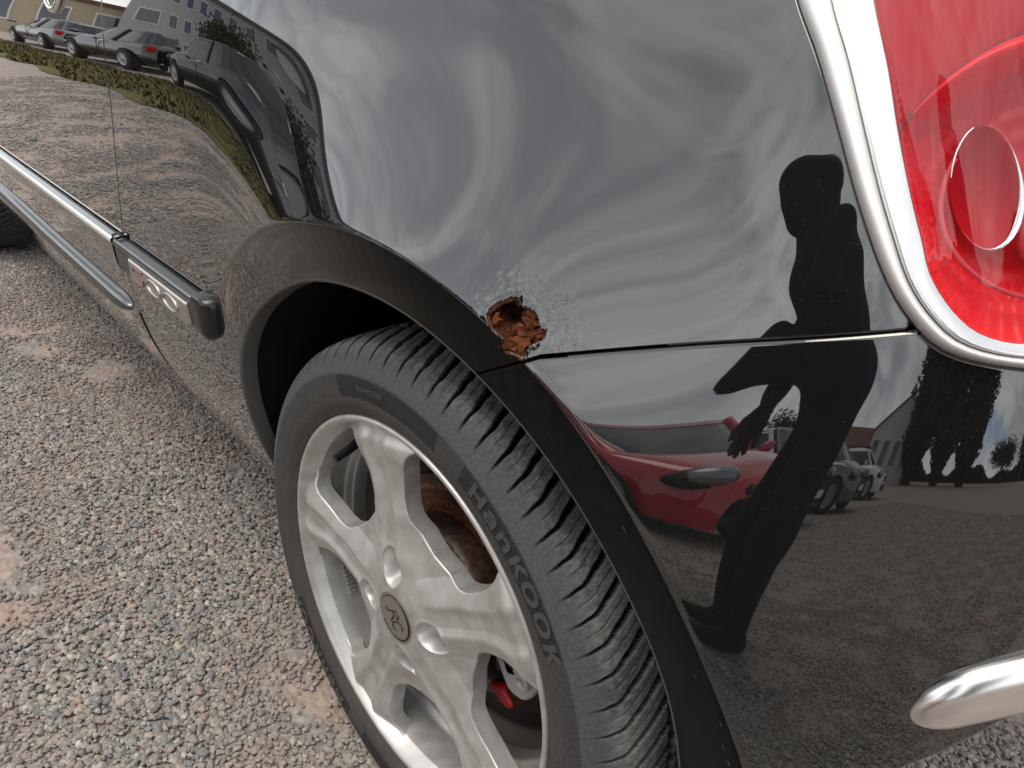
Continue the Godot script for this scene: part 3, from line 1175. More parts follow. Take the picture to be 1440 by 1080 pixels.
func tail_light(car: Node3D) -> void:
	var t := group_part("tail_light", car)
	var bz := MB.new()
	ring_between(bz, [Vector2(-0.02, -0.012), Vector2(0.0, -0.001), Vector2(0.03, 0.0022), Vector2(0.09, 0.0046), Vector2(0.17, 0.0062), Vector2(0.26, 0.0068), Vector2(0.35, 0.0060), Vector2(0.42, 0.0042), Vector2(0.45, 0.0022)])
	obj("bezel", bz, M.satin_chrome, t)
	var cb := MB.new()
	ring_between(cb, [Vector2(0.45, 0.0015), Vector2(0.46, 0.0046), Vector2(0.49, 0.0056), Vector2(0.6, 0.0052), Vector2(0.8, 0.0044), Vector2(0.96, 0.0036), Vector2(1.0, 0.0028), Vector2(1.01, -0.014)])
	obj("chrome_band", cb, M.soft_chrome, t)
	var pane := MB.new()
	sheet(pane, 0.27, 0.46, 95, 0.72, 0.94, 110, func(u: float, v: float) -> Vector3:
		var d := maxf(-poly_sd(Vector2(u, v), light_in), 0.0)
		return lift(u, v, 0.0018 + 0.011 * (1.0 - exp(-d / 0.016))), func(u: float, v: float) -> float: return -poly_sd(Vector2(u, v), light_in) + 0.0004, 0.0)
	obj("lens", pane, M.lens_pane, t)
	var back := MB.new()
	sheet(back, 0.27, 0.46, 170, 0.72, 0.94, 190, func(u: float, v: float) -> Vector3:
		var d := maxf(-poly_sd(Vector2(u, v), light_in), 0.0)
		var rad := Vector2(u - 0.4, v - 0.79).length()
		var flute := 0.00035 * sin(atan2(v - 0.79, u - 0.4) * 58.0) * smoothstep(0.03, 0.05, rad) + 0.0003 * sin(rad * 620.0) * smoothstep(0.06, 0.045, rad)
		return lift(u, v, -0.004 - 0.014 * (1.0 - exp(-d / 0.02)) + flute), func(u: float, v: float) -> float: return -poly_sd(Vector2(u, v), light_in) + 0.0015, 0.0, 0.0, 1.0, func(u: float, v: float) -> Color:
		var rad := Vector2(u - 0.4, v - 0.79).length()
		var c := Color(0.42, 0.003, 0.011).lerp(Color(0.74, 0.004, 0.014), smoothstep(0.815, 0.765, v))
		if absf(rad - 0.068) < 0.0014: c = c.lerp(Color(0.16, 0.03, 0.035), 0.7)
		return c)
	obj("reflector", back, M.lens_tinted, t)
	var arc := MB.new()
	arc.grid(60, 6, func(u: float, v: float) -> Vector3:
		var a := lerpf(0.25, 2.55, u)
		var k := 0.070 + 0.013 * v * (1.0 - 0.75 * pow(u, 3.0))
		var p := Vector2(0.398 + k * cos(a), 0.772 + k * 1.0 * sin(a))
		return lift(p.x, p.y, -0.003 + 0.006 * sin(PI * v)), -1.0)
	obj("reflector_band", arc, M.lens_bright, t)
	var ch := MB.new()
	var ring := []
	var rad := []
	for k in 41:
		var a := TAU * k / 40.0
		var p := Vector2(cos(a) * 0.0145, sin(a) * 0.0265).rotated(0.42)
		ring.append(lift(0.380 + p.x, 0.787 + p.y, -0.001))
		rad.append(0.00004 + 0.0017 * pow(maxf(0.0, cos(a + 0.75)), 2.5) + 0.0004 * pow(maxf(0.0, cos(a - 2.3)), 4.0))
	ch.tube(ring.slice(0, 9), rad.slice(0, 9), 8)
	ch.tube(ring.slice(24, 41), rad.slice(24, 41), 8)
	ch.tube(ring.slice(11, 19), rad.slice(11, 19), 8)
	obj("chrome_ring", ch, M.chrome, t)
	var cup := MB.new()
	cup.grid(30, 10, func(u: float, v: float) -> Vector3:
		var a := TAU * u
		var p := Vector2(cos(a) * 0.0145, sin(a) * 0.0265).rotated(0.42) * v
		return lift(0.380 + p.x, 0.787 + p.y, -0.003 - 0.011 * (1.0 - v * v)))
	obj("reflector_cup", cup, M.lens_red, t)
	var low := MB.new()
	ring = []
	rad = []
	for k in 31:
		var a := lerpf(2.9, 5.2, k / 30.0)
		ring.append(lift(0.412 + cos(a) * 0.050, 0.787 + sin(a) * 0.042, -0.002))
		rad.append(0.0012)
	low.tube(ring, rad, 8, true)
	obj("lens_rib", low, M.lens_dome, t)
	var dm := MB.new()
	var dn := SN(0.417, 0.772)
	dm.ball(lift(0.417, 0.772, -0.004), Vector3(0.017, 0.017, 0.008), 20, 12, Basis(Quaternion(Vector3.BACK, dn)))
	obj("bulb_dome", dm, M.lens_dome, t)

func swept(mb: MB, s0: float, s1: float, ns: int, prof: Array, yc: Callable, taper0 := 0.0, taper1 := 0.0) -> void:
	# a trim along the flank; prof holds Vector2(height off the panel, y offset)
	var m := prof.size()
	mb.grid(ns, m - 1, func(u: float, v: float) -> Vector3:
		var s := lerpf(s0, s1, 0.5 - 0.5 * cos(PI * u)) if taper0 + taper1 > 0.0 else lerpf(s0, s1, u)
		var p: Vector2 = prof[int(round(v * (m - 1)))]
		var k := 1.0
		if taper0 > 0.0 and s - s0 < taper0: k = sqrt(maxf(0.0, 1.0 - pow(1.0 - (s - s0) / taper0, 2.0)))
		if taper1 > 0.0 and s1 - s < taper1: k = minf(k, sqrt(maxf(0.0, 1.0 - pow(1.0 - (s1 - s) / taper1, 2.0))))
		var y: float = yc.call(s) + p.y * k
		return lift(s, y, p.x * k - 0.001 * (1.0 - k)))

func trims(car: Node3D) -> void:
	var my := func(_s: float) -> float: return 0.530
	var face := [Vector2(-0.002, 0.006), Vector2(0.008, 0.004), Vector2(0.0115, -0.001), Vector2(0.0125, -0.008), Vector2(0.0125, -0.020), Vector2(0.0115, -0.034), Vector2(0.008, -0.041), Vector2(-0.002, -0.043)]
	var bright := [Vector2(0.0082, 0.0052), Vector2(0.0100, 0.0056), Vector2(0.0120, 0.0046), Vector2(0.0132, 0.0025), Vector2(0.0135, 0.0), Vector2(0.0130, -0.0025), Vector2(0.0116, -0.0035)]
	var a := MB.new()
	swept(a, -1.74, -0.656, 60, face, my)
	obj("door_moulding", a, M.black_paint, car)
	var b := MB.new()
	swept(b, -1.74, -0.657, 60, bright, my)
	obj("moulding_strip", b, M.satin_chrome, car)
	var c := MB.new()
	swept(c, -0.646, -0.350, 40, face, my)
	obj("rear_moulding", c, M.black_trim, car)
	var d := MB.new()
	swept(d, -0.646, -0.352, 40, bright, my)
	obj("rear_moulding_strip", d, M.grey_chrome, car)
	var gp := MB.new()
	swept(gp, -0.657, -0.645, 3, [Vector2(-0.002, 0.013), Vector2(0.0100, 0.010), Vector2(0.0105, -0.01), Vector2(0.010, -0.040), Vector2(-0.004, -0.055)], my)
	obj("moulding_gap", gp, M.gap_rubber, car)
	var e := MB.new()
	swept(e, -0.354, -0.318, 16, [Vector2(-0.002, 0.012), Vector2(0.010, 0.0105), Vector2(0.0140, 0.006), Vector2(0.0150, -0.004), Vector2(0.0150, -0.020), Vector2(0.0140, -0.034), Vector2(0.009, -0.043), Vector2(-0.002, -0.046)], my, 0.0, 0.022)
	obj("moulding_end_cap", e, M.black_trim, car)
	# the metal badge plate with its raised figures
	var pl := MB.new()
	swept(pl, -0.585, -0.372, 30, [Vector2(0.011, -0.006), Vector2(0.0150, -0.0068), Vector2(0.0154, -0.010), Vector2(0.0154, -0.034), Vector2(0.0150, -0.0372), Vector2(0.010, -0.038)], my, 0.004, 0.004)
	obj("badge_plate", pl, M.brushed_badge, car)
	for k in 3:
		var fig := MB.new()
		var s0: float = [-0.545, -0.487, -0.428][k]
		var path := []
		if k == 0:
			for p in [Vector2(0.020, 0.010), Vector2(-0.017, 0.010), Vector2(-0.018, 0.0015), Vector2(0.004, 0.003), Vector2(0.018, -0.001), Vector2(0.020, -0.006), Vector2(0.008, -0.0105), Vector2(-0.018, -0.0095)]:
				path.append(lift(s0 + p.x, 0.5083 + p.y, 0.0158))
		else:
			for q in 33:
				var t := TAU * q / 32.0
				path.append(lift(s0 + cos(t) * 0.024, 0.5083 + sin(t) * 0.0098, 0.0158))
		var rr := []
		for q in path: rr.append(0.0017)
		fig.tube(path, rr, 8, true)
		obj("badge_figure", fig, M.badge_red if k == 0 else M.brushed_badge, car)
	# bright strip along the sill
	var st := MB.new()
	var sy := func(s: float) -> float: return 0.4065 + 0.006 * sm((-s - 1.0) / 0.7)
	swept(st, -1.86, -0.712, 80, [Vector2(-0.002, 0.012), Vector2(0.006, 0.0115), Vector2(0.011, 0.009), Vector2(0.0135, 0.005), Vector2(0.0128, 0.003), Vector2(0.0150, 0.001), Vector2(0.0152, -0.004), Vector2(0.013, -0.009), Vector2(0.008, -0.013), Vector2(-0.004, -0.015)], sy, 0.0, 0.07)
	obj("sill_strip", st, M.grey_chrome, car)
	# bright strip on the bumper corner
	var bs := MB.new()
	var by := func(s: float) -> float: return 0.5445 + 0.055 * (1.0 - exp(-(s - 0.4105) / 0.06))
	swept(bs, 0.4085, 1.19, 160, [Vector2(-0.003, 0.0165), Vector2(0.002, 0.0165), Vector2(0.0045, 0.0155), Vector2(0.0068, 0.0125), Vector2(0.0080, 0.0085), Vector2(0.0084, 0.006), Vector2(0.0083, 0.004), Vector2(0.0080, -0.002), Vector2(0.0072, -0.009), Vector2(0.0056, -0.0135), Vector2(0.002, -0.016), Vector2(-0.003, -0.0165)], by, 0.017, 0.0)
	obj("bumper_strip", bs, M.soft_chrome, car)
	# door pull: bright ring round a dark cup, and its bar
	var hr := MB.new()
	var ring := []
	var rad := []
	for k in 41:
		var t := TAU * k / 40.0
		ring.append(lift(-0.755 + cos(t) * 0.046, 0.862 + sin(t) * 0.040, 0.002))
		rad.append(0.0045)
	hr.tube(ring, rad, 10, false)
	var cup := MB.new()
	cup.grid(40, 6, func(u: float, v: float) -> Vector3:
		var t := TAU * u
		return lift(-0.755 + cos(t) * 0.046 * v, 0.862 + sin(t) * 0.040 * v, 0.0015 + 0.0002 * v))
	var hd := group_part("door_handle", car)
	obj("handle_ring", hr, M.chrome, hd)
	obj("handle_cup", cup, M.black_trim, hd)
	var bar := MB.new()
	bar.tube([lift(-0.86, 0.862, 0.010), lift(-0.80, 0.862, 0.026), lift(-0.73, 0.862, 0.026), lift(-0.69, 0.862, 0.010)], [0.006, 0.009, 0.009, 0.006], 12)
	obj("handle_bar", bar, M.chrome, hd)

# ---------------------------------------------------------------- wheels
const WC := Vector3(0.0, 0.2905, 0.0)
var side_r := []
var side_z := []

func tyre_profile(q: float) -> Vector2:
	# q from 0 at the outer bead to 1 at the inner edge of the tread: (radius, z)
	return Vector2(along(q, [Vector2(0, .2125), Vector2(.06, .2165), Vector2(.14, .228), Vector2(.22, .242), Vector2(.30, .2545), Vector2(.36, .263), Vector2(.42, .2725), Vector2(.47, .2795), Vector2(.52, .2848), Vector2(.58, .2876), Vector2(.66, .2892), Vector2(.78, .2905), Vector2(.90, .2898), Vector2(1.0, .284)]), along(q, [Vector2(0, -.006), Vector2(.06, .0005), Vector2(.14, .0062), Vector2(.22, .0085), Vector2(.30, .0082), Vector2(.36, .0066), Vector2(.42, .0018), Vector2(.47, -.0045), Vector2(.52, -.013), Vector2(.58, -.026), Vector2(.66, -.045), Vector2(.78, -.082), Vector2(.90, -.13), Vector2(1.0, -.178)]))

func smooth_profile(q: float) -> Vector2:
	var s := Vector2.ZERO
	for k in [-2, -1, 0, 1, 2]:
		s += tyre_profile(clampf(q + k * 0.012, 0.0, 1.0)) * [0.1, 0.22, 0.36, 0.22, 0.1][k + 2]
	return s

func rear_wheel(car: Node3D) -> void:
	var w := group_part("rear_wheel", car)
	# tyre: 80 tread blocks a turn, cut by curved grooves that fade over the shoulder
	var PITCH := 78
	var per := 40
	var na := PITCH * per
	var nq := 84
	var prof := []
	for j in nq + 1: prof.append(smooth_profile(float(j) / nq))
	var mb := MB.new()
	var P := PackedVector3Array()
	P.resize(na * (nq + 1))
	var cols := PackedColorArray()
	cols.resize(na * (nq + 1))
	var dn := FastNoiseLite.new()
	dn.seed = 13; dn.frequency = 9.0; dn.fractal_octaves = 3
	var fine := FastNoiseLite.new()
	fine.seed = 14; fine.frequency = 160.0; fine.fractal_octaves = 2
	for i in na:
		var phi := TAU * i / na
		for j in nq + 1:
			var pr: Vector2 = prof[j]
			var r := pr.x
			var z := pr.y
			var c := Color(0.060, 0.060, 0.061)
			var q := float(j) / nq
			var dent := 0.0
			if q > 0.33:
				var d := 0.012 - z
				var off := deg_to_rad(40.0 * d + 620.0 * d * d) if d > 0.0 else 0.0
				var tooth := 0.05 * sin(z * 2600.0) * clampf(1.0 - absf(d - 0.032) / 0.018, 0.0, 1.0)
				var ph := fposmod((phi - off) / TAU * PITCH + tooth, 1.0)
				var fade := smoothstep(0.004, 0.030, d)
				var wide := 0.10 + 0.18 * smoothstep(0.012, 0.05, d)
				var a := absf(ph - 0.5)
				var gr := smoothstep(wide * 0.5 + 0.014, wide * 0.5 - 0.010, a)
				var sipe := smoothstep(0.026, 0.008, absf(ph - 0.02)) + smoothstep(0.026, 0.008, absf(ph - 1.02))
				var circ := smoothstep(0.0030, 0.0012, absf(z + 0.066)) + smoothstep(0.0050, 0.0030, absf(z + 0.112))
				dent = maxf(maxf(gr * 0.0065, sipe * 0.0013) * fade, circ * 0.0055)
				var wear := clampf(0.5 + dn.get_noise_3d(cos(phi) * 0.3, sin(phi) * 0.3, z) + 0.6 * fine.get_noise_3d(r * cos(phi), r * sin(phi), z), 0.0, 1.0) * smoothstep(0.010, 0.028, d)
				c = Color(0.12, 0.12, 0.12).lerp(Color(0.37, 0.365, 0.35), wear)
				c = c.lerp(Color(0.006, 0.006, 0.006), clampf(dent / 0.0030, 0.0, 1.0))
			else:
				# brown road film on the lower sidewall, a darker moulded band with the maker's name further out
				var film := clampf(0.55 + dn.get_noise_3d(r * cos(phi) * 2.0, r * sin(phi) * 2.0, 0.0), 0.0, 1.0) * smoothstep(0.249, 0.236, r)
				c = Color(0.068, 0.066, 0.065).lerp(Color(0.100, 0.088, 0.080), 0.2 + 0.7 * film) if r < 0.2485 else Color(0.070, 0.070, 0.071)
				var deg := rad_to_deg(phi)
				if r > 0.2365 and r < 0.2572 and ((deg > 30.0 and deg < 67.0) or (deg > 75.0 and deg < 112.0) or (deg > 210.0 and deg < 247.0) or (deg > 255.0 and deg < 292.0)):
					c = Color(0.034, 0.034, 0.035)
					dent = 0.0003
				for rl in [0.2205, 0.2355, 0.2585, 0.2622]:
					dent += 0.0006 * smoothstep(0.0011, 0.0004, absf(r - rl))
			var rr := r - dent * (1.0 if q > 0.33 else 0.0)
			var zz := z - (dent if q <= 0.33 else 0.0)
			P[i * (nq + 1) + j] = WC + Vector3(rr * cos(phi), rr * sin(phi), zz)
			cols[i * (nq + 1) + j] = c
	var plain_n := PackedVector2Array()
	for j in nq + 1:
		var t: Vector2 = (prof[mini(j + 1, nq)] as Vector2) - (prof[maxi(j - 1, 0)] as Vector2)
		plain_n.append(Vector2(t.y, -t.x).normalized() * (-1.0 if t.y < 0.0 else (1.0 if t.x < 0.0 else -1.0)))
	for i in na:
		for j in nq + 1:
			var k := i * (nq + 1) + j
			var du := P[((i + 1) % na) * (nq + 1) + j] - P[((i + na - 1) % na) * (nq + 1) + j]
			var dv := P[i * (nq + 1) + mini(j + 1, nq)] - P[i * (nq + 1) + maxi(j - 1, 0)]
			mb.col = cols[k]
			var nn := -du.cross(dv).normalized()
			var phi := TAU * i / na
			var sm_n := Vector3(cos(phi), sin(phi), 0.0) * absf(plain_n[j].x)
			var dt: Vector2 = (prof[mini(j + 1, nq)] as Vector2) - (prof[maxi(j - 1, 0)] as Vector2)
			sm_n = (Vector3(cos(phi), sin(phi), 0.0) * -dt.y + Vector3(0, 0, dt.x)).normalized()
			if j > nq * 0.33 and sm_n.dot(nn) > 0.9: nn = sm_n
			mb.add(P[k], nn)
	for i in na:
		for j in nq:
			var k := i * (nq + 1) + j
			var k2 := ((i + 1) % na) * (nq + 1) + j
			mb.quad(k, k + 1, k2 + 1, k2)
	obj("tyre", mb, M.rubber, w)
	letters(w, "HanKOOK", 63.5, 0.2405, 0.0150, 0.151)
	letters(w, "kontrol", 103.0, 0.2445, 0.0062, 0.040)
	letters(w, "HanKOOK", 243.5, 0.2405, 0.0150, 0.151)
	# rim: lip, well
	var lip := MB.new()
	lip.lathe([Vector2(0.2145, -0.007), Vector2(0.2150, -0.002), Vector2(0.2140, 0.0008), Vector2(0.2120, 0.0016), Vector2(0.2095, 0.0010), Vector2(0.2070, -0.0015), Vector2(0.2045, -0.0065), Vector2(0.2015, -0.0120), Vector2(0.1990, -0.0165)], 180, WC, Basis())
	flip_normals(lip)
	obj("rim_lip", lip, M.alloy, w)
	var barrel := MB.new()
	barrel.lathe([Vector2(0.1992, -0.016), Vector2(0.1975, -0.030), Vector2(0.1965, -0.050), Vector2(0.1950, -0.0555), Vector2(0.1905, -0.0580), Vector2(0.1880, -0.062), Vector2(0.1874, -0.078)], 160, WC, Basis())
	flip_normals(barrel)
	var deep := MB.new()
	deep.lathe([Vector2(0.1874, -0.078), Vector2(0.1850, -0.088), Vector2(0.1780, -0.094), Vector2(0.1760, -0.10), Vector2(0.1760, -0.16), Vector2(0.18, -0.18)], 160, WC, Basis())
	flip_normals(deep)
	obj("rim_well", deep, M.rim_dust_shade, w)
	obj("rim_barrel", barrel, M.alloy, w)
	# five spokes, each with its share of the hub
	for k in 5:
		var sp := MB.new()
		var a0 := deg_to_rad(32.0 + 72.0 * k)
		spoke(sp, a0)
		obj("spoke", sp, M.alloy, w)
	# wheel bolts at the bottom of their pockets
	for k in 4:
		var a := deg_to_rad(12.0 + 90.0 * k)
		var bt := MB.new()
		bt.lathe([Vector2(0.0, -0.0145), Vector2(0.0065, -0.0145), Vector2(0.0078, -0.0155), Vector2(0.0078, -0.026)], 6, WC + Vector3(cos(a), sin(a), 0) * 0.0555)
		obj("wheel_bolt", bt, M.bolt_steel, w)
	# centre cap with its black ring and monogram
	var cap := MB.new()
	cap.lathe([Vector2(0.0, 0.0052), Vector2(0.020, 0.0050), Vector2(0.0275, 0.0044), Vector2(0.0292, 0.0032), Vector2(0.0296, 0.001), Vector2(0.0296, -0.01)], 64, WC)
	flip_normals(cap)
	obj("centre_cap", cap, M.brushed_badge, w)
	var rg := MB.new()
	var path := []
	var rad := []
	for q in 61:
		var a := lerpf(-2.5, 2.75, q / 60.0)
		path.append(WC + Vector3(cos(a) * 0.0248, sin(a) * 0.0248, 0.0047))
		rad.append(lerpf(0.0004, 0.0013, sin(PI * q / 60.0)))
	rg.tube(path, rad, 6)
	obj("cap_ring", rg, M.cap_black, w)
	var mono := MB.new()
	var turn := Basis(Vector3.BACK, deg_to_rad(-52.0))
	# the cap's letters, R and C, as strokes that share a slanted stem
	for stroke in [[Vector2(-13, -9), Vector2(-9, -9), Vector2(-6, 8), Vector2(0.5, 8), Vector2(2, 5), Vector2(0.5, 1.5), Vector2(-6.5, 0.5)], [Vector2(-3, 0.5), Vector2(2.5, -9)], [Vector2(13.5, 5.5), Vector2(11, 8), Vector2(7.5, 8), Vector2(5, 5), Vector2(3.5, -3), Vector2(4.5, -7), Vector2(7, -9), Vector2(10.5, -9), Vector2(12.5, -6.5)]]:
		var pth := []
		var rr := []
		for p in stroke:
			pth.append(WC + turn * Vector3(p.x * 0.00105, p.y * 0.00105, 0.0) + Vector3(0, 0, 0.0051))
			rr.append(0.0012)
		mono.tube(pth, rr, 6, true, Vector3.BACK, 0.5)
	obj("cap_letters", mono, M.cap_black, w)
	var vs := MB.new()
	var va := deg_to_rad(131.0)
	var vd := Vector3(cos(va), sin(va), 0)
	vs.tube([WC + vd * 0.190 + Vector3(0, 0, -0.042), WC + vd * 0.184 + Vector3(0, 0, -0.030), WC + vd * 0.179 + Vector3(0, 0, -0.016), WC + vd * 0.175 + Vector3(0, 0, 0.0005), WC + vd * 0.1745 + Vector3(0, 0, 0.0025)], [0.0062, 0.0056, 0.0050, 0.0046, 0.0036], 14)
	obj("valve_stem", vs, M.black_trim, w)
	# balance weights on the barrel
	var bw := MB.new()
	for q in 7:
		var a := deg_to_rad(203.0 + q * 1.7)
		bw.box(WC + Vector3(cos(a), sin(a), 0) * 0.1955 + Vector3(0, 0, -0.043), Vector3(0.0030, 0.0046, 0.011), Basis(Vector3.BACK, a), 0.0008)
	obj("balance_weights", bw, M.caliper_grey, w)
	# brake behind the wheel
	var br := group_part("rear_brake", car)
	var disc := MB.new()
	disc_rings(disc, [[0.084, -0.076, Color(0.12, 0.06, 0.04)], [0.0875, -0.076, Color(0.5, 0.18, 0.07)], [0.090, -0.0765, Color(0.24, 0.11, 0.06)], [0.094, -0.0765, Color(0.46, 0.20, 0.09)], [0.0985, -0.0765, Color(0.30, 0.10, 0.04)], [0.100, -0.078, Color(0.20, 0.09, 0.05)], [0.104, -0.077, Color(0.40, 0.17, 0.08)], [0.108, -0.077, Color(0.16, 0.10, 0.08)], [0.114, -0.077, Color(0.48, 0.22, 0.12)], [0.120, -0.077, Color(0.10, 0.06, 0.05)], [0.126, -0.077, Color(0.15, 0.085, 0.06)], [0.1275, -0.079, Color(0.06, 0.04, 0.03)], [0.1275, -0.088, Color(0.05, 0.03, 0.025)]])
	obj("brake_disc", disc, M.brake_iron, br)
	var bell := MB.new()
	disc_rings(bell, [[0.0, -0.046, Color(0.30, 0.27, 0.24)], [0.055, -0.046, Color(0.60, 0.56, 0.50)], [0.074, -0.0465, Color(0.72, 0.67, 0.60)], [0.081, -0.0475, Color(0.62, 0.56, 0.48)], [0.0838, -0.0505, Color(0.30, 0.25, 0.20)], [0.0842, -0.056, Color(0.22, 0.15, 0.11)], [0.0842, -0.077, Color(0.12, 0.06, 0.04)]])
	obj("disc_bell", bell, M.brake_iron, br)
	var plate := MB.new()
	plate.lathe([Vector2(0.0, -0.095), Vector2(0.172, -0.097), Vector2(0.174, -0.13)], 72, WC)
	for k in plate.c.size(): plate.c[k] = Color(0.040, 0.024, 0.020)
	obj("dust_shield", plate, M.brake_iron, br)
	slab(br, "caliper_bracket", [Vector2(102, 5), Vector2(112, 7), Vector2(119, -4), Vector2(128, 5), Vector2(133, 20), Vector2(150, 37), Vector2(163, 20), Vector2(158, -1), Vector2(150, -17), Vector2(141, -23), Vector2(126, -24), Vector2(116, -14)], -0.040, 0.012, M.caliper_grey)
	slab(br, "caliper_body", [Vector2(88, -54), Vector2(99, -48), Vector2(109, -48), Vector2(117, -53), Vector2(122, -57), Vector2(120, -63), Vector2(108, -65), Vector2(96, -60)], -0.050, 0.010, M.caliper_red)
	slab(br, "brake_pad", [Vector2(105, -52), Vector2(120, -40), Vector2(136, -38), Vector2(124, -64), Vector2(116, -63), Vector2(110, -56)], -0.054, 0.012, M.rust)
	slab(br, "piston_boot", [Vector2(72, -30), Vector2(89, -18), Vector2(94, -32), Vector2(104, -36), Vector2(104, -48), Vector2(85, -61), Vector2(75, -59)], -0.055, 0.014, M.black_trim)
	var boss := MB.new()
	boss.lathe([Vector2(0.0035, -0.0405), Vector2(0.0040, -0.0335), Vector2(0.0080, -0.0325), Vector2(0.0095, -0.0345), Vector2(0.0105, -0.041)], 28, WC + Vector3(0.146, 0.010, 0))
	boss.lathe([Vector2(0.0, -0.0375), Vector2(0.0040, -0.0375)], 16, WC + Vector3(0.146, 0.010, 0))
	obj("caliper_boss", boss, M.caliper_grey, br)

func disc_rings(mb: MB, rings: Array) -> void:
	var m := rings.size()
	for j in m:
		var d := Vector2(rings[mini(j + 1, m - 1)][0] - rings[maxi(j - 1, 0)][0], rings[mini(j + 1, m - 1)][1] - rings[maxi(j - 1, 0)][1])
		var nr := Vector2(-d.y, d.x).normalized()
		for i in 121:
			var a := TAU * i / 120
			mb.col = rings[j][2]
			mb.add(WC + Vector3(rings[j][0] * cos(a), rings[j][0] * sin(a), rings[j][1]), Vector3(nr.x * cos(a), nr.x * sin(a), nr.y))
	for j in m - 1:
		for i in 120:
			mb.quad(j * 121 + i, j * 121 + i + 1, (j + 1) * 121 + i + 1, (j + 1) * 121 + i)

func slab(parent: Node3D, called: String, pts_mm: Array, z: float, thick: float, m: Material) -> void:
	# a cast plate with softened edges; outline in millimetres round the hub
	var o := closed_curve(pts_mm, 60)
	var ctr := Vector2.ZERO
	for p in o: ctr += p / 60.0
	var mb := MB.new()
	mb.col = Color(0.20, 0.085, 0.045)
	var rows := [[0.0, 0.0], [0.80, 0.0], [0.93, -0.0010], [0.985, -0.0032], [1.0, -0.006], [1.0, -thick]]
	var P := []
	for rw in rows:
		for i in 60:
			var q: Vector2 = ctr + (o[i] - ctr) * rw[0]
			P.append(WC + Vector3(q.x * 0.001, q.y * 0.001, z + rw[1]))
	var sgn := 1.0 if Geometry2D.is_polygon_clockwise(o) else -1.0
	for k in rows.size():
		for i in 60:
			var du: Vector3 = P[k * 60 + (i + 1) % 60] - P[k * 60 + (i + 59) % 60]
			var dv: Vector3 = P[mini(k + 1, rows.size() - 1) * 60 + i] - P[maxi(k - 1, 0) * 60 + i]
			var nn := du.cross(dv).normalized() * sgn
			if k < 2: nn = Vector3.BACK
			elif nn.z < -0.01: nn = -nn
			mb.add(P[k * 60 + i], nn)
	for k in rows.size() - 1:
		for i in 60:
			mb.quad(k * 60 + i, k * 60 + (i + 1) % 60, (k + 1) * 60 + (i + 1) % 60, (k + 1) * 60 + i)
	obj(called, mb, m, parent)

func flip_normals(mb: MB) -> void:
	# lathe normals point outwards from the profile's right; make those that should face +z do so
	var s := 0.0
	for k in mb.n.size(): s += mb.n[k].z
	if s < 0.0:
		for k in mb.n.size(): mb.n[k] = -mb.n[k]
		for k in range(0, mb.ix.size(), 3):
			var t := mb.ix[k + 1]
			mb.ix[k + 1] = mb.ix[k + 2]
			mb.ix[k + 2] = t

func half_width(r: float) -> float:
	# half the angle of a spoke at radius r, radians
	return deg_to_rad(hermite(clampf(r, 0.0975, 0.2075), [0.0975, 0.1035, 0.108, 0.114, 0.122, 0.132, 0.145, 0.162, 0.178, 0.188, 0.196, 0.202, 0.2075], [46.0, 28.0, 21.5, 16.6, 13.5, 11.9, 11.3, 11.6, 12.6, 13.9, 16.2, 20.0, 28.0]))

func spoke(mb: MB, a0: float) -> void:
	var zf := func(r: float, p: float) -> float:
		var x := r * p
		var hw := half_width(clampf(r, 0.119, 0.18)) * clampf(r, 0.119, 0.18)
		var t := absf(x) / hw
		var outer := smoothstep(0.045, 0.085, r)
		var z := 0.004 - 0.004 * smoothstep(0.03, 0.06, r)
		# a flat trough along the middle, a crisp bead on each side, then straight facets down to the edge
		z += outer * along(t, [Vector2(0.0, -0.0030), Vector2(0.22, -0.0029), Vector2(0.36, -0.0012), Vector2(0.46, 0.0004), Vector2(0.56, 0.0004), Vector2(0.78, -0.0020), Vector2(1.0, -0.0046), Vector2(1.4, -0.010)])
		z -= 0.0045 * smoothstep(0.06, 0.12, r) * (1.0 - smoothstep(0.15, 0.195, r))
		z -= 0.004 * smoothstep(0.19, 0.205, r)
		# the four bolt pockets
		for k in 4:
			var a := deg_to_rad(12.0 + 90.0 * k)
			var q := Vector2(r * cos(a0 + p), r * sin(a0 + p)) - Vector2(cos(a), sin(a)) * 0.057
			var u := Vector2(q.dot(Vector2(cos(a), sin(a))), q.dot(Vector2(-sin(a), cos(a))))
			var d := Vector2(u.x * 0.78, u.y).length()
			z -= 0.020 * smoothstep(0.0165, 0.0105, d) - 0.0008 * exp(-pow((d - 0.0175) / 0.0022, 2.0))
		return z
	sheet(mb, 0.0285, 0.2062, 150, -deg_to_rad(36.0), deg_to_rad(36.0), 130, func(r: float, p: float) -> Vector3:
		return WC + Vector3(r * cos(a0 + p), r * sin(a0 + p), zf.call(r, p)), func(r: float, p: float) -> float:
		return (half_width(r) - absf(p)) * r if r > 0.097 else 1.0, 0.019, 0.0018, 1.0, null, Vector3(0, 0, -1))

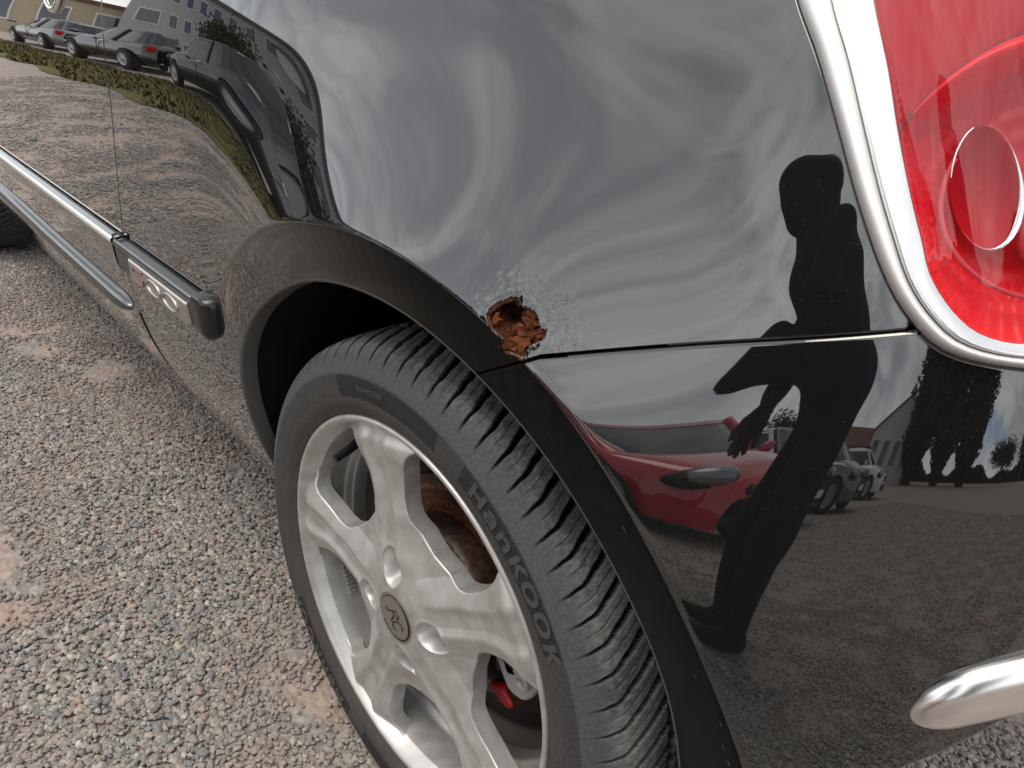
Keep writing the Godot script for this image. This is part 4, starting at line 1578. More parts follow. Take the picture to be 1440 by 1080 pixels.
func letters(w: Node3D, text: String, start_deg: float, r0: float, height: float, length: float) -> void:
	# raised lettering bent round the sidewall, tops outwards, read clockwise
	var tm := TextMesh.new()
	var sf := SystemFont.new()
	sf.font_names = PackedStringArray(["Droid Sans"])
	sf.font_weight = 700
	tm.font = sf
	tm.text = text
	tm.font_size = 64
	tm.pixel_size = 0.01
	tm.depth = 0.1
	tm.curve_step = 1.0
	var arr := tm.get_mesh_arrays()
	var src: PackedVector3Array = arr[Mesh.ARRAY_VERTEX]
	var nor: PackedVector3Array = arr[Mesh.ARRAY_NORMAL]
	var idx: PackedInt32Array = arr[Mesh.ARRAY_INDEX]
	if src.is_empty(): return
	var lo := src[0]
	var hi := src[0]
	for p in src:
		lo = lo.min(p); hi = hi.max(p)
	var mb := MB.new()
	for k in src.size():
		var p := src[k]
		var x := (p.x - lo.x) / (hi.x - lo.x) * length
		var r := r0 + (p.y - lo.y) / (hi.y - lo.y) * height
		var a := deg_to_rad(start_deg) - x / (r0 + height * 0.5)
		# height of the sidewall there
		var z := along(r, [Vector2(.228, .0062), Vector2(.235, .0076), Vector2(.242, .0084), Vector2(.2545, .0081), Vector2(.263, .0064)])
		z += 0.0008 if p.z > 0.0 else -0.001
		var nn := nor[k]
		mb.add(WC + Vector3(r * cos(a), r * sin(a), z), (Vector3(sin(a), -cos(a), 0) * nn.x + Vector3(cos(a), sin(a), 0) * nn.y + Vector3(0, 0, nn.z)).normalized())
	for k in range(0, idx.size(), 3):
		mb.tri(idx[k], idx[k + 1], idx[k + 2])
	obj("raised_lettering", mb, M.lettering_rubber, w)

func front_wheel(car: Node3D) -> void:
	var w := group_part("front_wheel", car)
	var at := Vector3(-2.75, 0.2905, -0.095)
	var mb := MB.new()
	var na := 700
	var P := []
	var tc := []
	var zs := [0.094, 0.099, 0.094, 0.080, 0.062, 0.046, 0.031, 0.016, 0.0, -0.016, -0.031, -0.046, -0.062, -0.080, -0.094, -0.099, -0.094]
	var rs := [0.215, 0.245, 0.270, 0.284, 0.288, 0.2895, 0.29, 0.2905, 0.2905, 0.2905, 0.29, 0.2895, 0.288, 0.284, 0.270, 0.245, 0.215]
	for i in na:
		var a := TAU * i / na
		for j in zs.size():
			var r: float = rs[j]
			tc.append(Color(0.12, 0.118, 0.115))
			if j > 3 and j < 13:
				var v := fposmod((a * 14.0 + absf(zs[j]) * 32.0) / 1.2, 1.0)
				if v < 0.32:
					r -= 0.006
					tc[-1] = Color(0.012, 0.012, 0.012)
			P.append(at + Vector3(r * cos(a), r * sin(a), zs[j]))
	var m := zs.size()
	for i in na:
		for j in m:
			var du: Vector3 = P[((i + 1) % na) * m + j] - P[((i + na - 1) % na) * m + j]
			var dv: Vector3 = P[i * m + mini(j + 1, m - 1)] - P[i * m + maxi(j - 1, 0)]
			mb.col = tc[i * m + j]
			mb.add(P[i * m + j], -du.cross(dv).normalized())
	for i in na:
		for j in m - 1:
			mb.quad(i * m + j, i * m + j + 1, ((i + 1) % na) * m + j + 1, ((i + 1) % na) * m + j)
	obj("tyre", mb, M.rubber, w)
	var rim := MB.new()
	rim.lathe([Vector2(0.0, 0.085), Vector2(0.06, 0.083), Vector2(0.18, 0.078), Vector2(0.205, 0.090), Vector2(0.215, 0.094)], 60, at)
	flip_normals(rim)
	obj("rim", rim, M.alloy, w)

func rest_of_car(car: Node3D) -> void:
	var zc := -0.80
	var mirror := func(p: Vector3) -> Vector3: return Vector3(p.x, p.y, 2.0 * zc - p.z)
	# tailgate and the middle of the bumper, then the far flank
	var tg := MB.new()
	tg.grid(60, 30, func(u: float, v: float) -> Vector3: return S(lerpf(0.56, 1.22, u), lerpf(0.765, 1.0, v)))
	tg.grid(60, 30, func(u: float, v: float) -> Vector3: return mirror.call(S(lerpf(0.30, 1.22, u), lerpf(0.765, 1.0, v))), -1.0)
	obj("tailgate", tg, M.black_paint, car)
	var bm := MB.new()
	bm.grid(60, 30, func(u: float, v: float) -> Vector3: return S(lerpf(0.56, 1.22, u), lerpf(0.56, 0.755, v)))
	bm.grid(60, 30, func(u: float, v: float) -> Vector3: return mirror.call(S(lerpf(0.30, 1.22, u), lerpf(0.56, 0.755, v))), -1.0)
	obj("bumper_middle", bm, M.black_paint, car)
	var fs := MB.new()
	fs.grid(120, 40, func(u: float, v: float) -> Vector3: return mirror.call(S(lerpf(-3.3, 0.30, u), lerpf(0.32, 1.0, v))), -1.0)
	obj("far_flank", fs, M.black_paint, car)
	var hood := MB.new()
	hood.grid(20, 16, func(u: float, v: float) -> Vector3:
		var a := S(lerpf(-3.3, -2.0, u), 1.0)
		var b: Vector3 = mirror.call(a)
		var p := a.lerp(b, v)
		p.y += 0.05 * sin(PI * v)
		return p)
	hood.grid(8, 16, func(u: float, v: float) -> Vector3:
		var a := S(-3.3, lerpf(0.25, 1.0, u))
		var b: Vector3 = mirror.call(a)
		var p := a.lerp(b, v)
		p.x -= 0.12 * sin(PI * v)
		return p, -1.0)
	obj("bonnet", hood, M.black_paint, car)
	# cabin: glass, roof and pillars
	var lv := [[1.0, 0.0, 0.0], [1.08, 0.045, 0.10], [1.36, 0.17, 0.34], [1.44, 0.24, 0.46], [1.485, 0.42, 0.75]]
	var at := func(u: float, k: float) -> Vector3:
		# u round the cabin from the windscreen's foot, k the level
		var i := mini(int(k), 3)
		var f := k - i
		var y: float = lerpf(lv[i][0], lv[i + 1][0], f)
		var ins: float = lerpf(lv[i][1], lv[i + 1][1], f)
		var back: float = lerpf(lv[i][2], lv[i + 1][2], f)
		var p := Vector3.ZERO
		if u < 0.5: p = S(lerpf(-2.0, 1.21, u * 2.0), 1.0)
		else: p = mirror.call(S(lerpf(1.21, -2.0, u * 2.0 - 1.0), 1.0))
		var fx := clampf((p.x + 2.0) / 2.4, 0.0, 1.0)
		return Vector3(lerpf(p.x + back * 1.7, p.x - back * 0.9, fx), y, lerpf(p.z, zc, ins / 0.62))
	var gl := MB.new()
	gl.grid(80, 10, func(u: float, v: float) -> Vector3: return at.call(u, v * 2.0))
	obj("cabin_glass", gl, M.car_glass, car)
	var rf := MB.new()
	rf.grid(80, 8, func(u: float, v: float) -> Vector3:
		if v > 0.95: return (at.call(u, 4.0) as Vector3).lerp(Vector3(-0.75, 1.495, zc), 1.0)
		return at.call(u, 2.0 + v * 2.1))
	obj("roof", rf, M.black_paint, car)
	var under := MB.new()
	under.box(Vector3(-1.3, 0.31, zc), Vector3(2.5, 0.26, 1.30), Basis(), 0.03)
	under.box(Vector3(0.10, 0.42, zc), Vector3(0.5, 0.22, 0.80), Basis(), 0.03)
	obj("underbody", under, M.well_plastic, car)
	for x in [0.0, -2.75]:
		var tw := MB.new()
		tw.lathe([Vector2(0.0, -0.08), Vector2(0.2, -0.09), Vector2(0.25, -0.1), Vector2(0.285, -0.085), Vector2(0.2905, -0.05), Vector2(0.2905, 0.05), Vector2(0.285, 0.085), Vector2(0.25, 0.1), Vector2(0.0, 0.09)], 48, Vector3(x, 0.2905, 2.0 * zc + 0.095))
		obj("far_wheel", tw, M.tyre_plain, car)

# ---------------------------------------------------------------- what stands round about
func parked_car(called: String, label: String, paint: StandardMaterial3D, at: Vector3, turn: float, L := 4.1, H := 1.45) -> Node3D:
	# local +x is the nose
	var c := thing(called, label, "car", at, turn, "cars parked on the gravel")
	var hw := 0.86
	var belt := func(x: float) -> float: return along(x, [Vector2(-0.5, 0.80), Vector2(-0.44, 0.93), Vector2(-0.1, 0.92), Vector2(0.2, 0.90), Vector2(0.30, 0.87), Vector2(0.42, 0.74), Vector2(0.48, 0.62), Vector2(0.5, 0.50)])
	var wid := func(x: float) -> float: return hw * along(x, [Vector2(-0.5, 0.72), Vector2(-0.46, 0.90), Vector2(-0.3, 0.98), Vector2(0.25, 1.0), Vector2(0.40, 0.93), Vector2(0.47, 0.76), Vector2(0.5, 0.55)])
	var body := MB.new()
	body.grid(48, 24, func(u: float, v: float) -> Vector3:
		var x := u - 0.5
		var k := sin((u - 0.5) * PI) * 0.5
		x = lerpf(x, k, 0.6)
		var b: float = belt.call(x)
		var w: float = wid.call(x)
		var s := v * 2.0 - 1.0
		var a := absf(s)
		var y := 0.0
		var z := 0.0
		if a > 0.45:
			var t := (a - 0.45) / 0.55
			y = lerpf(b, 0.20, t)
			z = w * (0.93 + 0.07 * sin(PI * clampf(t * 0.9, 0, 1)) - 0.05 * smoothstep(0.7, 1.0, t))
		else:
			y = b + 0.05 * (1.0 - pow(a / 0.45, 2.0))
			z = w * 0.93 * a / 0.45
		return Vector3(x * L, y, z * signf(s)), -1.0)
	obj("body", body, paint, c)
	var x0 := -0.44 * L
	var x1 := 0.27 * L
	var roof_y := H
	var cab := func(u: float, k: float) -> Vector3:
		# k 0 belt, 1 roof edge
		var a := TAU * u
		var ex := signf(cos(a)) * pow(absf(cos(a)), 0.55)
		var ez := signf(sin(a)) * pow(absf(sin(a)), 0.55)
		var cx := lerpf((x0 + x1) * 0.5, (x0 * 0.86 + x1 * 0.30) * 0.5, k)
		var lx := lerpf((x1 - x0) * 0.5, (x1 * 0.30 - x0 * 0.86) * 0.5, k)
		return Vector3(cx + lx * ex, lerpf(0.86, roof_y - 0.07, k), hw * lerpf(0.92, 0.68, k) * ez)
	var gl := MB.new()
	gl.grid(64, 4, func(u: float, v: float) -> Vector3: return cab.call(u, v), -1.0)
	obj("window_glass", gl, M.car_glass, c)
	var rf := MB.new()
	rf.grid(64, 8, func(u: float, v: float) -> Vector3:
		var p: Vector3 = cab.call(u, 1.0)
		var q: Vector3 = cab.call(u, 0.90)
		if v < 0.2: return q.lerp(p, v / 0.2) + (p - Vector3((x0 + x1) * 0.4, p.y, 0)).normalized() * 0.008
		var t := (v - 0.2) / 0.8
		return Vector3(lerpf(p.x, (x0 + x1) * 0.40, t), p.y + 0.07 * sin(t * PI * 0.5), p.z * (1.0 - t)), -1.0)
	obj("roof", rf, paint, c)
	for sz in [-1.0, 1.0]:
		for uu in [0.085, 0.26, 0.42]:
			var u: float = uu if sz > 0 else 1.0 - uu
			var pl := MB.new()
			var p0: Vector3 = cab.call(u, 0.0)
			var p1: Vector3 = cab.call(u, 1.0)
			pl.tube([p0 * 1.004, p1 + Vector3(0, 0, 0.012 * sz)], [0.05, 0.035], 8)
			obj("pillar", pl, paint, c)
		var hl := MB.new()
		hl.ball(Vector3(0.437 * L, 0.675, 0.60 * sz), Vector3(0.16, 0.10, 0.20), 18, 10, Basis(Vector3.UP, -0.5 * sz))
		obj("headlight", hl, M.lamp_glass, c)
		for q in 2:
			var bw := MB.new()
			bw.ball(Vector3((0.466 - 0.010 * q) * L, 0.69, (0.54 + 0.11 * q) * sz), Vector3(0.03, 0.055, 0.05), 14, 8)
			obj("lamp_bowl", bw, M.soft_chrome, c)
		var dk := MB.new()
		dk.ball(Vector3(0.433 * L, 0.66, 0.60 * sz), Vector3(0.155, 0.118, 0.225), 18, 10, Basis(Vector3.UP, -0.5 * sz))
		obj("headlight_surround", dk, M.black_trim, c)
		var tl := MB.new()
		tl.box(Vector3(-0.478 * L, 0.78, 0.66 * sz), Vector3(0.10, 0.20, 0.16), Basis(Vector3.UP, 0.5 * sz), 0.03)
		obj("rear_lamp", tl, M.lens_red, c)
		var mr := MB.new()
		mr.ball(Vector3(0.17 * L, 0.98, 0.97 * sz), Vector3(0.07, 0.065, 0.11), 12, 8)
		obj("wing_mirror", mr, paint, c)
		var dg := MB.new()
		dg.box(Vector3(-0.02 * L, 0.58, 0.865 * sz), Vector3(0.012, 0.62, 0.012))
		obj("door_gap", dg, M.gap_rubber, c)
		var dh := MB.new()
		dh.box(Vector3(-0.07 * L, 0.80, 0.868 * sz), Vector3(0.20, 0.03, 0.03), Basis(), 0.01)
		obj("door_handle", dh, M.chrome, c)
		for wx in [-0.315, 0.315]:
			var arch := MB.new()
			arch.lathe([Vector2(0.0, 0.0), Vector2(0.345, 0.0), Vector2(0.35, -0.02)], 32, Vector3(wx * L, 0.32, 0.862 * sz))
			obj("arch", arch, M.well_plastic, c)
			var ty := MB.new()
			ty.lathe([Vector2(0.20, 0.03), Vector2(0.25, 0.035), Vector2(0.30, 0.02), Vector2(0.315, -0.02), Vector2(0.315, -0.16)], 40, Vector3(wx * L, 0.315, 0.862 * sz), Basis(Vector3.UP, 0.0 if sz > 0 else PI))
			obj("tyre", ty, M.tyre_plain, c)
			var al := MB.new()
			al.lathe([Vector2(0.0, 0.025), Vector2(0.05, 0.02), Vector2(0.17, 0.012), Vector2(0.20, 0.03)], 30, Vector3(wx * L, 0.315, 0.862 * sz), Basis(Vector3.UP, 0.0 if sz > 0 else PI))
			obj("wheel_trim", al, M.silver_paint, c)
	var gr := MB.new()
	gr.box(Vector3(0.487 * L, 0.54, 0.0), Vector3(0.09, 0.16, 0.72), Basis(), 0.03)
	gr.box(Vector3(0.480 * L, 0.31, 0.0), Vector3(0.10, 0.12, 1.0), Basis(), 0.03)
	obj("grille", gr, M.black_trim, c)
	var np := MB.new()
	np.box(Vector3(0.500 * L, 0.43, 0.0), Vector3(0.02, 0.11, 0.50), Basis(), 0.004)
	obj("plate", np, M.plate, c)
	return c

func facade(parent: Node3D, w: float, h: float, d: float, floors: int, cols: int, wall: Material, lead := 0.0) -> void:
	var mb := MB.new()
	mb.box(Vector3(0, h * 0.5, 0), Vector3(w, h, d))
	obj("wall", mb, wall, parent)
	var fh := h / floors
	for f in floors:
		for k in cols:
			var x := (k + 0.5) / cols * w - w * 0.5
			var fr := MB.new()
			fr.box(Vector3(x, fh * (f + 0.55), d * 0.5 + 0.03), Vector3(w / cols * 0.56, fh * 0.56, 0.12), Basis(), 0.02)
			var o := obj("window", fr, M.window_frame, parent)
			var pn := MB.new()
			pn.box(Vector3(x, fh * (f + 0.55), d * 0.5 + 0.06), Vector3(w / cols * 0.48, fh * 0.48, 0.08))
			var pane := MeshInstance3D.new()
			pane.mesh = pn.mesh()
			pane.material_override = M.window_glass
			pane.name = "pane"
			o.add_child(pane, true)

func crown(mb: MB, count: int, r: RandomNumberGenerator, shape: Callable, leaf: float, dark: Color, light: Color) -> void:
	for k in count:
		var p: Vector3 = shape.call(r)
		var n := Vector3(r.randfn(), r.randfn() + 0.4, r.randfn()).normalized()
		var a := n.cross(Vector3(r.randfn(), r.randfn(), r.randfn())).normalized() * leaf * r.randf_range(0.6, 1.3)
		var b := n.cross(a).normalized() * leaf * r.randf_range(0.5, 1.0)
		var t := r.randf()
		mb.col = dark.lerp(light, t * t)
		var i := mb.v.size()
		mb.add(p - a, n); mb.add(p - b, n); mb.add(p + a, n); mb.add(p + b, n)
		mb.quad(i, i + 1, i + 2, i + 3)

func surroundings() -> void:
	var r := RandomNumberGenerator.new()
	# the red car and the row behind it, mirrored in the bumper
	parked_car("red_car", "red car with a clear headlight, nearest of the row mirrored in the rear bumper", M.red_paint, Vector3(-0.28, 0, 5.45), deg_to_rad(47.0), 4.0, 1.38)
	parked_car("dark_car", "near black car standing close behind the red car", M.charcoal_paint, Vector3(1.2, 0, 8.6), deg_to_rad(47.0), 4.2, 1.44)
	parked_car("grey_car", "mid grey car in the row between the dark car and the white one", M.grey_paint, Vector3(3.55, 0, 11.2), deg_to_rad(44.0), 4.2, 1.42)
	parked_car("white_car", "white car at the far end of the row, nearest the white house", M.white_paint, Vector3(7.0, 0, 15.4), deg_to_rad(44.0), 4.2, 1.44)
	# cars along the grass, mirrored in the quarter panel and the door
	parked_car("charcoal_car", "charcoal car parked side-on beyond the grass verge, mirrored above the wheel arch", M.charcoal_paint, Vector3(-8.0, 0, 4.45), deg_to_rad(176.0), 4.9, 1.5)
	parked_car("black_saloon", "near black saloon parked in front of the charcoal one beside the grass verge", M.blue_paint, Vector3(-14.2, 0, 4.5), deg_to_rad(178.0), 4.1, 1.44)
	parked_car("dark_grey_car", "dark grey car farthest along the grass verge, mirrored in the door", M.grey_paint, Vector3(-20.2, 0, 4.7), deg_to_rad(180.0), 4.3, 1.46)
	# grass verge
	r.seed = 301
	var gs := MB.new()
	for k in 26000:
		var x := r.randf_range(-34.0, -3.9)
		var z := r.randf_range(1.95, 3.35) + 0.12 * sin(x * 2.3)
		var hh := r.randf_range(0.03, 0.09)
		var a := r.randf() * TAU
		var d := Vector3(cos(a), 0, sin(a)) * r.randf_range(0.012, 0.03)
		gs.col = Color(0.085, 0.082, 0.032).lerp(Color(0.19, 0.155, 0.075), r.randf())
		var tip := Vector3(x + r.randfn() * 0.02, hh, z + r.randfn() * 0.02)
		var i := gs.v.size()
		gs.add(Vector3(x, 0, z) - d, Vector3.UP); gs.add(Vector3(x, 0, z) + d, Vector3.UP); gs.add(tip, Vector3.UP)
		gs.tri(i, i + 1, i + 2)
	var verge := MB.new()
	verge.col = Color(0.12, 0.105, 0.035)
	verge.grid(60, 6, func(u: float, v: float) -> Vector3: return Vector3(lerpf(-34.0, -3.9, u), 0.010 + 0.02 * sin(PI * v), lerpf(1.9, 3.4, v) + 0.1 * sin(u * 60.0)), -1.0)
	gs.v.append_array(verge.v); gs.n.append_array(verge.n); gs.c.append_array(verge.c)
	var off := gs.v.size() - verge.v.size()
	for q in verge.ix: gs.ix.append(q + off)
	var go := obj("grass_verge", gs, M.grass, self)
	tag(go, "strip of yellowish short grass along the parked cars", "grass", "", "stuff")
	# poplars
	for k in 3:
		r.seed = 400 + k
		var sp: Array = [[22.2, 31.0, 24.0, 3.2], [26.0, 28.2, 26.0, 3.4], [29.2, 24.8, 24.0, 3.2]][k]
		var label: String = ["columnar poplar nearest the white house", "tallest columnar poplar, in the middle of the three", "columnar poplar on the open side, farthest from the white house"][k]
		var t := thing("poplar_tree", label, "tree", Vector3(sp[0], 0, sp[1]), 0.0, "poplars behind the car park")
		var tk := MB.new()
		tk.tube([Vector3(0, -0.1, 0), Vector3(0.05, 2.5, 0), Vector3(0, 8, 0.05), Vector3(0, sp[2] * 0.92, 0)], [0.28, 0.22, 0.14, 0.03], 9)
		for q in 14:
			var a := r.randf() * TAU
			var y := r.randf_range(1.0, sp[2] * 0.7)
			tk.tube([Vector3(0, y, 0), Vector3(cos(a) * 0.5, y + 1.2, sin(a) * 0.5), Vector3(cos(a) * 0.8, y + 3.0, sin(a) * 0.8)], [0.07, 0.05, 0.015], 6)
		obj("trunk", tk, M.bark, t)
		var cr := MB.new()
		var hh: float = sp[2]
		var ww: float = sp[3]
		crown(cr, 22000, r, func(rr: RandomNumberGenerator) -> Vector3:
			var y := rr.randf_range(0.15, hh)
			var f := y / hh
			var prof := (0.72 + 0.28 * sin(f * 3.0)) * sqrt(clampf((1.0 - f) * 5.0, 0.0, 1.0)) * clampf(f * 9.0, 0.35, 1.0)
			var a := rr.randf() * TAU
			var lobes := 0.80 + 0.20 * sin(a * 5.0 + y * 0.7) + 0.10 * sin(a * 9.0 - y * 1.9)
			var rad := ww * prof * lobes * sqrt(rr.randf())
			return Vector3(cos(a) * rad, y, sin(a) * rad), 0.27, Color(0.018, 0.026, 0.010), Color(0.060, 0.072, 0.028))
		obj("crown", cr, M.leaf, t)
	# round trees behind the red car and along the far edge
	var trees := [[-0.9, 36.0, 4.3, 1.7, "round dark tree behind the red car"], [-14.0, 26.0, 6.5, 3.4, "broad tree left of the apartment blocks' lawn"], [-24.0, 15.5, 5.4, 3.0, "green tree in front of the pale apartment block"], [46.0, 26.0, 5.0, 3.0, "small tree at the open far edge, right of the poplars"], [54.0, 24.0, 6.5, 2.4, "taller tree at the open far edge, farthest right"], [5.5, 44.0, 6.0, 3.0, "tree beside the low brown-roofed building"]]
	for k in trees.size():
		var d: Array = trees[k]
		r.seed = 500 + k
		var t := thing("round_tree", d[4], "tree", Vector3(d[0], 0, d[1]), 0.0, "trees round the car park")
		var tk := MB.new()
		tk.tube([Vector3(0, -0.1, 0), Vector3(0.05, d[2] * 0.3, 0), Vector3(0, d[2] * 0.75, 0)], [0.22, 0.16, 0.04], 8)
		for q in 7:
			var a := TAU * q / 7.0
			tk.tube([Vector3(0, d[2] * 0.3, 0), Vector3(cos(a) * d[3] * 0.4, d[2] * 0.55, sin(a) * d[3] * 0.4), Vector3(cos(a) * d[3] * 0.75, d[2] * 0.72, sin(a) * d[3] * 0.75)], [0.09, 0.06, 0.02], 6)
		obj("trunk", tk, M.bark, t)
		var cr := MB.new()
		var cl := []
		for q in 16: cl.append(Vector3(r.randf_range(-0.7, 0.7) * d[3], d[2] * r.randf_range(0.42, 0.86), r.randf_range(-0.7, 0.7) * d[3]))
		crown(cr, 3500, r, func(rr: RandomNumberGenerator) -> Vector3:
			var c: Vector3 = cl[rr.randi_range(0, 15)]
			return c + Vector3(rr.randfn(), rr.randfn() * 0.7, rr.randfn()) * d[3] * 0.22, 0.16, Color(0.02, 0.03, 0.012), Color(0.07, 0.085, 0.03))
		obj("crown", cr, M.leaf, t)
	# far hedge on the horizon
	r.seed = 600
	var hd := MB.new()
	crown(hd, 14000, r, func(rr: RandomNumberGenerator) -> Vector3:
		var a := deg_to_rad(rr.randf_range(24.0, 100.0))
		var rad := 62.0 + rr.randfn() * 0.8
		return Vector3(sin(a) * rad, rr.randf() * (1.5 + 0.8 * sin(a * 23.0) + 0.5 * sin(a * 61.0)), cos(a) * rad), 0.42, Color(0.02, 0.026, 0.012), Color(0.06, 0.07, 0.03))
	for q in 40:
		pass
	var ho := obj("hedge", hd, M.leaf, self)
	tag(ho, "low dark hedge along the far edge of the car park", "hedge", "", "stuff")
	# white house with a gable and a small turret
	var h := thing("white_house", "white rendered house with a steep grey gable and a small roof turret", "house", Vector3(22.5, 0, 38.0), deg_to_rad(212.0))
	facade(h, 9.0, 4.0, 8.0, 1, 5, M.render_white)
	var gb := MB.new()
	gb.flat([Vector3(-4.5, 4.0, 4.0), Vector3(0, 7.6, 4.0), Vector3(4.5, 4.0, 4.0)])
	gb.flat([Vector3(-4.5, 4.0, -4.0), Vector3(4.5, 4.0, -4.0), Vector3(0, 7.6, -4.0)])
	obj("gable", gb, M.render_white, h)
	var rf := MB.new()
	for sg in [-1.0, 1.0]:
		rf.box(Vector3(2.35 * sg, 5.85, 0), Vector3(6.1, 0.16, 8.6), Basis(Vector3.BACK, -0.675 * sg))
	obj("roof", rf, M.roof_grey, h)
	var tu := MB.new()
	tu.box(Vector3(0, 8.0, 0.5), Vector3(0.9, 1.0, 0.9), Basis(), 0.05)
	tu.lathe([Vector2(0.75, 8.5), Vector2(0.4, 9.1), Vector2(0.05, 9.9), Vector2(0.0, 10.4)], 8, Vector3(0, 0, 0.5), Basis(Vector3.RIGHT, -PI / 2))
	obj("turret", tu, M.roof_grey, h)
	var lb := thing("brown_roofed_building", "low pale building with a long brown roof left of the white house", "building", Vector3(12.5, 0, 42.0), deg_to_rad(196.0))
	facade(lb, 15.0, 2.7, 7.0, 1, 7, M.render_grey)
	var rr2 := MB.new()
	for sg in [-1.0, 1.0]:
		rr2.box(Vector3(0, 3.45, 1.9 * sg), Vector3(15.8, 0.16, 4.3), Basis(Vector3.RIGHT, 0.42 * sg))
	obj("roof", rr2, M.roof_brown, lb)
	# apartment blocks mirrored at the shoulder of the quarter panel
	var ab := thing("apartment_block", "pale grey apartment block with rows of dark windows, mirrored above the charcoal car", "building", Vector3(-37.0, 0, 25.0), deg_to_rad(125.0))
	facade(ab, 26.0, 8.2, 10.0, 3, 11, M.render_grey)
	var ar := MB.new()
	ar.box(Vector3(0, 8.4, 0), Vector3(26.6, 0.4, 10.6), Basis(), 0.05)
	obj("roof", ar, M.roof_grey, ab)
	var bb := thing("beige_building", "long low beige building behind the cars on the grass verge", "building", Vector3(-46.0, 0, 11.0), deg_to_rad(100.0))
	facade(bb, 18.0, 4.4, 9.0, 1, 8, M.render_beige)
	var br := MB.new()
	br.box(Vector3(0, 4.55, 0), Vector3(18.6, 0.35, 9.6), Basis(), 0.05)
	obj("roof", br, M.roof_brown, bb)
	var wb := thing("white_block", "white flat-roofed block right of the grey apartment block", "building", Vector3(-27.0, 0, 34.0), deg_to_rad(142.0))
	facade(wb, 14.0, 7.2, 9.0, 2, 6, M.render_white)
	var wr := MB.new()
	wr.box(Vector3(0, 7.35, 0), Vector3(14.5, 0.35, 9.5), Basis(), 0.05)
	obj("roof", wr, M.roof_grey, wb)

# ---------------------------------------------------------------- the person whose dark figure the paint mirrors
var field := PackedFloat32Array()
var fcol := PackedColorArray()
func blob(mb: MB, bones: Array, cell: float, k: float) -> void:
	# bones: [from, to, radius at from, radius at to, colour, flatten z]; smooth union meshed as surface nets
	var lo := Vector3.ONE * 1e9
	var hi := Vector3.ONE * -1e9
	for b in bones:
		var m: float = maxf(b[2], b[3]) + k + cell * 2.0
		lo = lo.min(b[0] - Vector3.ONE * m).min(b[1] - Vector3.ONE * m)
		hi = hi.max(b[0] + Vector3.ONE * m).max(b[1] + Vector3.ONE * m)
	var nx := int((hi.x - lo.x) / cell) + 2
	var ny := int((hi.y - lo.y) / cell) + 2
	var nz := int((hi.z - lo.z) / cell) + 2
	field = PackedFloat32Array()
	field.resize(nx * ny * nz)
	field.fill(1.0)
	var near := PackedFloat32Array()
	near.resize(nx * ny * nz)
	near.fill(9.0)
	fcol = PackedColorArray()
	fcol.resize(nx * ny * nz)
	for b in bones:
		var A: Vector3 = b[0]
		var B: Vector3 = b[1]
		var m: float = maxf(b[2], b[3]) + k + cell * 1.5
		var l := (A.min(B) - Vector3.ONE * m - lo) / cell
		var u := (A.max(B) + Vector3.ONE * m - lo) / cell
		var ab := B - A
		var den := maxf(ab.length_squared(), 1e-9)
		var fz: float = b[5] if b.size() > 5 else 1.0
		for i in range(maxi(0, int(l.x)), mini(nx - 1, int(u.x) + 1) + 1):
			for j in range(maxi(0, int(l.y)), mini(ny - 1, int(u.y) + 1) + 1):
				for q in range(maxi(0, int(l.z)), mini(nz - 1, int(u.z) + 1) + 1):
					var p := lo + Vector3(i, j, q) * cell
					var t := clampf((p - A).dot(ab) / den, 0.0, 1.0)
					var dd := p - A - ab * t
					dd.z *= fz
					var d: float = dd.length() - lerpf(b[2], b[3], t)
					var id := (i * ny + j) * nz + q
					var o := field[id]
					var h := maxf(k - absf(o - d), 0.0) / k
					field[id] = minf(o, d) - h * h * k * 0.25
					if d < near[id]:
						near[id] = d
						fcol[id] = b[4]
	var vid := PackedInt32Array()
	vid.resize(nx * ny * nz)
	vid.fill(-1)
	var corner := [0, nz, ny * nz, ny * nz + nz, 1, nz + 1, ny * nz + 1, ny * nz + nz + 1]
	var cpos := [Vector3(0, 0, 0), Vector3(0, 1, 0), Vector3(1, 0, 0), Vector3(1, 1, 0), Vector3(0, 0, 1), Vector3(0, 1, 1), Vector3(1, 0, 1), Vector3(1, 1, 1)]
	var edges := [[0, 1], [2, 3], [4, 5], [6, 7], [0, 2], [1, 3], [4, 6], [5, 7], [0, 4], [1, 5], [2, 6], [3, 7]]
	for i in nx - 1:
		for j in ny - 1:
			for q in nz - 1:
				var id := (i * ny + j) * nz + q
				var neg := 0
				for c in 8:
					if field[id + corner[c]] < 0.0: neg += 1
				if neg == 0 or neg == 8: continue
				var s := Vector3.ZERO
				var cnt := 0
				for e in edges:
					var a := field[id + corner[e[0]]]
					var b2 := field[id + corner[e[1]]]
					if (a < 0.0) != (b2 < 0.0):
						s += (cpos[e[0]] as Vector3).lerp(cpos[e[1]], a / (a - b2))
						cnt += 1
				var g := Vector3(field[id + ny * nz] - field[id], field[id + nz] - field[id], field[id + 1] - field[id])
				g += Vector3(field[id + ny * nz + nz + 1] - field[id + nz + 1], field[id + ny * nz + nz + 1] - field[id + ny * nz + 1], field[id + ny * nz + nz + 1] - field[id + ny * nz + nz])
				mb.col = fcol[id]
				vid[id] = mb.add(lo + (Vector3(i, j, q) + s / cnt) * cell, g.normalized())
	for i in range(1, nx - 1):
		for j in range(1, ny - 1):
			for q in range(1, nz - 1):
				var id := (i * ny + j) * nz + q
				var a := field[id] < 0.0
				if a != (field[id + ny * nz] < 0.0): emit4(mb, vid, id, id - nz, id - nz - 1, id - 1)
				if a != (field[id + nz] < 0.0): emit4(mb, vid, id, id - ny * nz, id - ny * nz - 1, id - 1)
				if a != (field[id + 1] < 0.0): emit4(mb, vid, id, id - ny * nz, id - ny * nz - nz, id - nz)

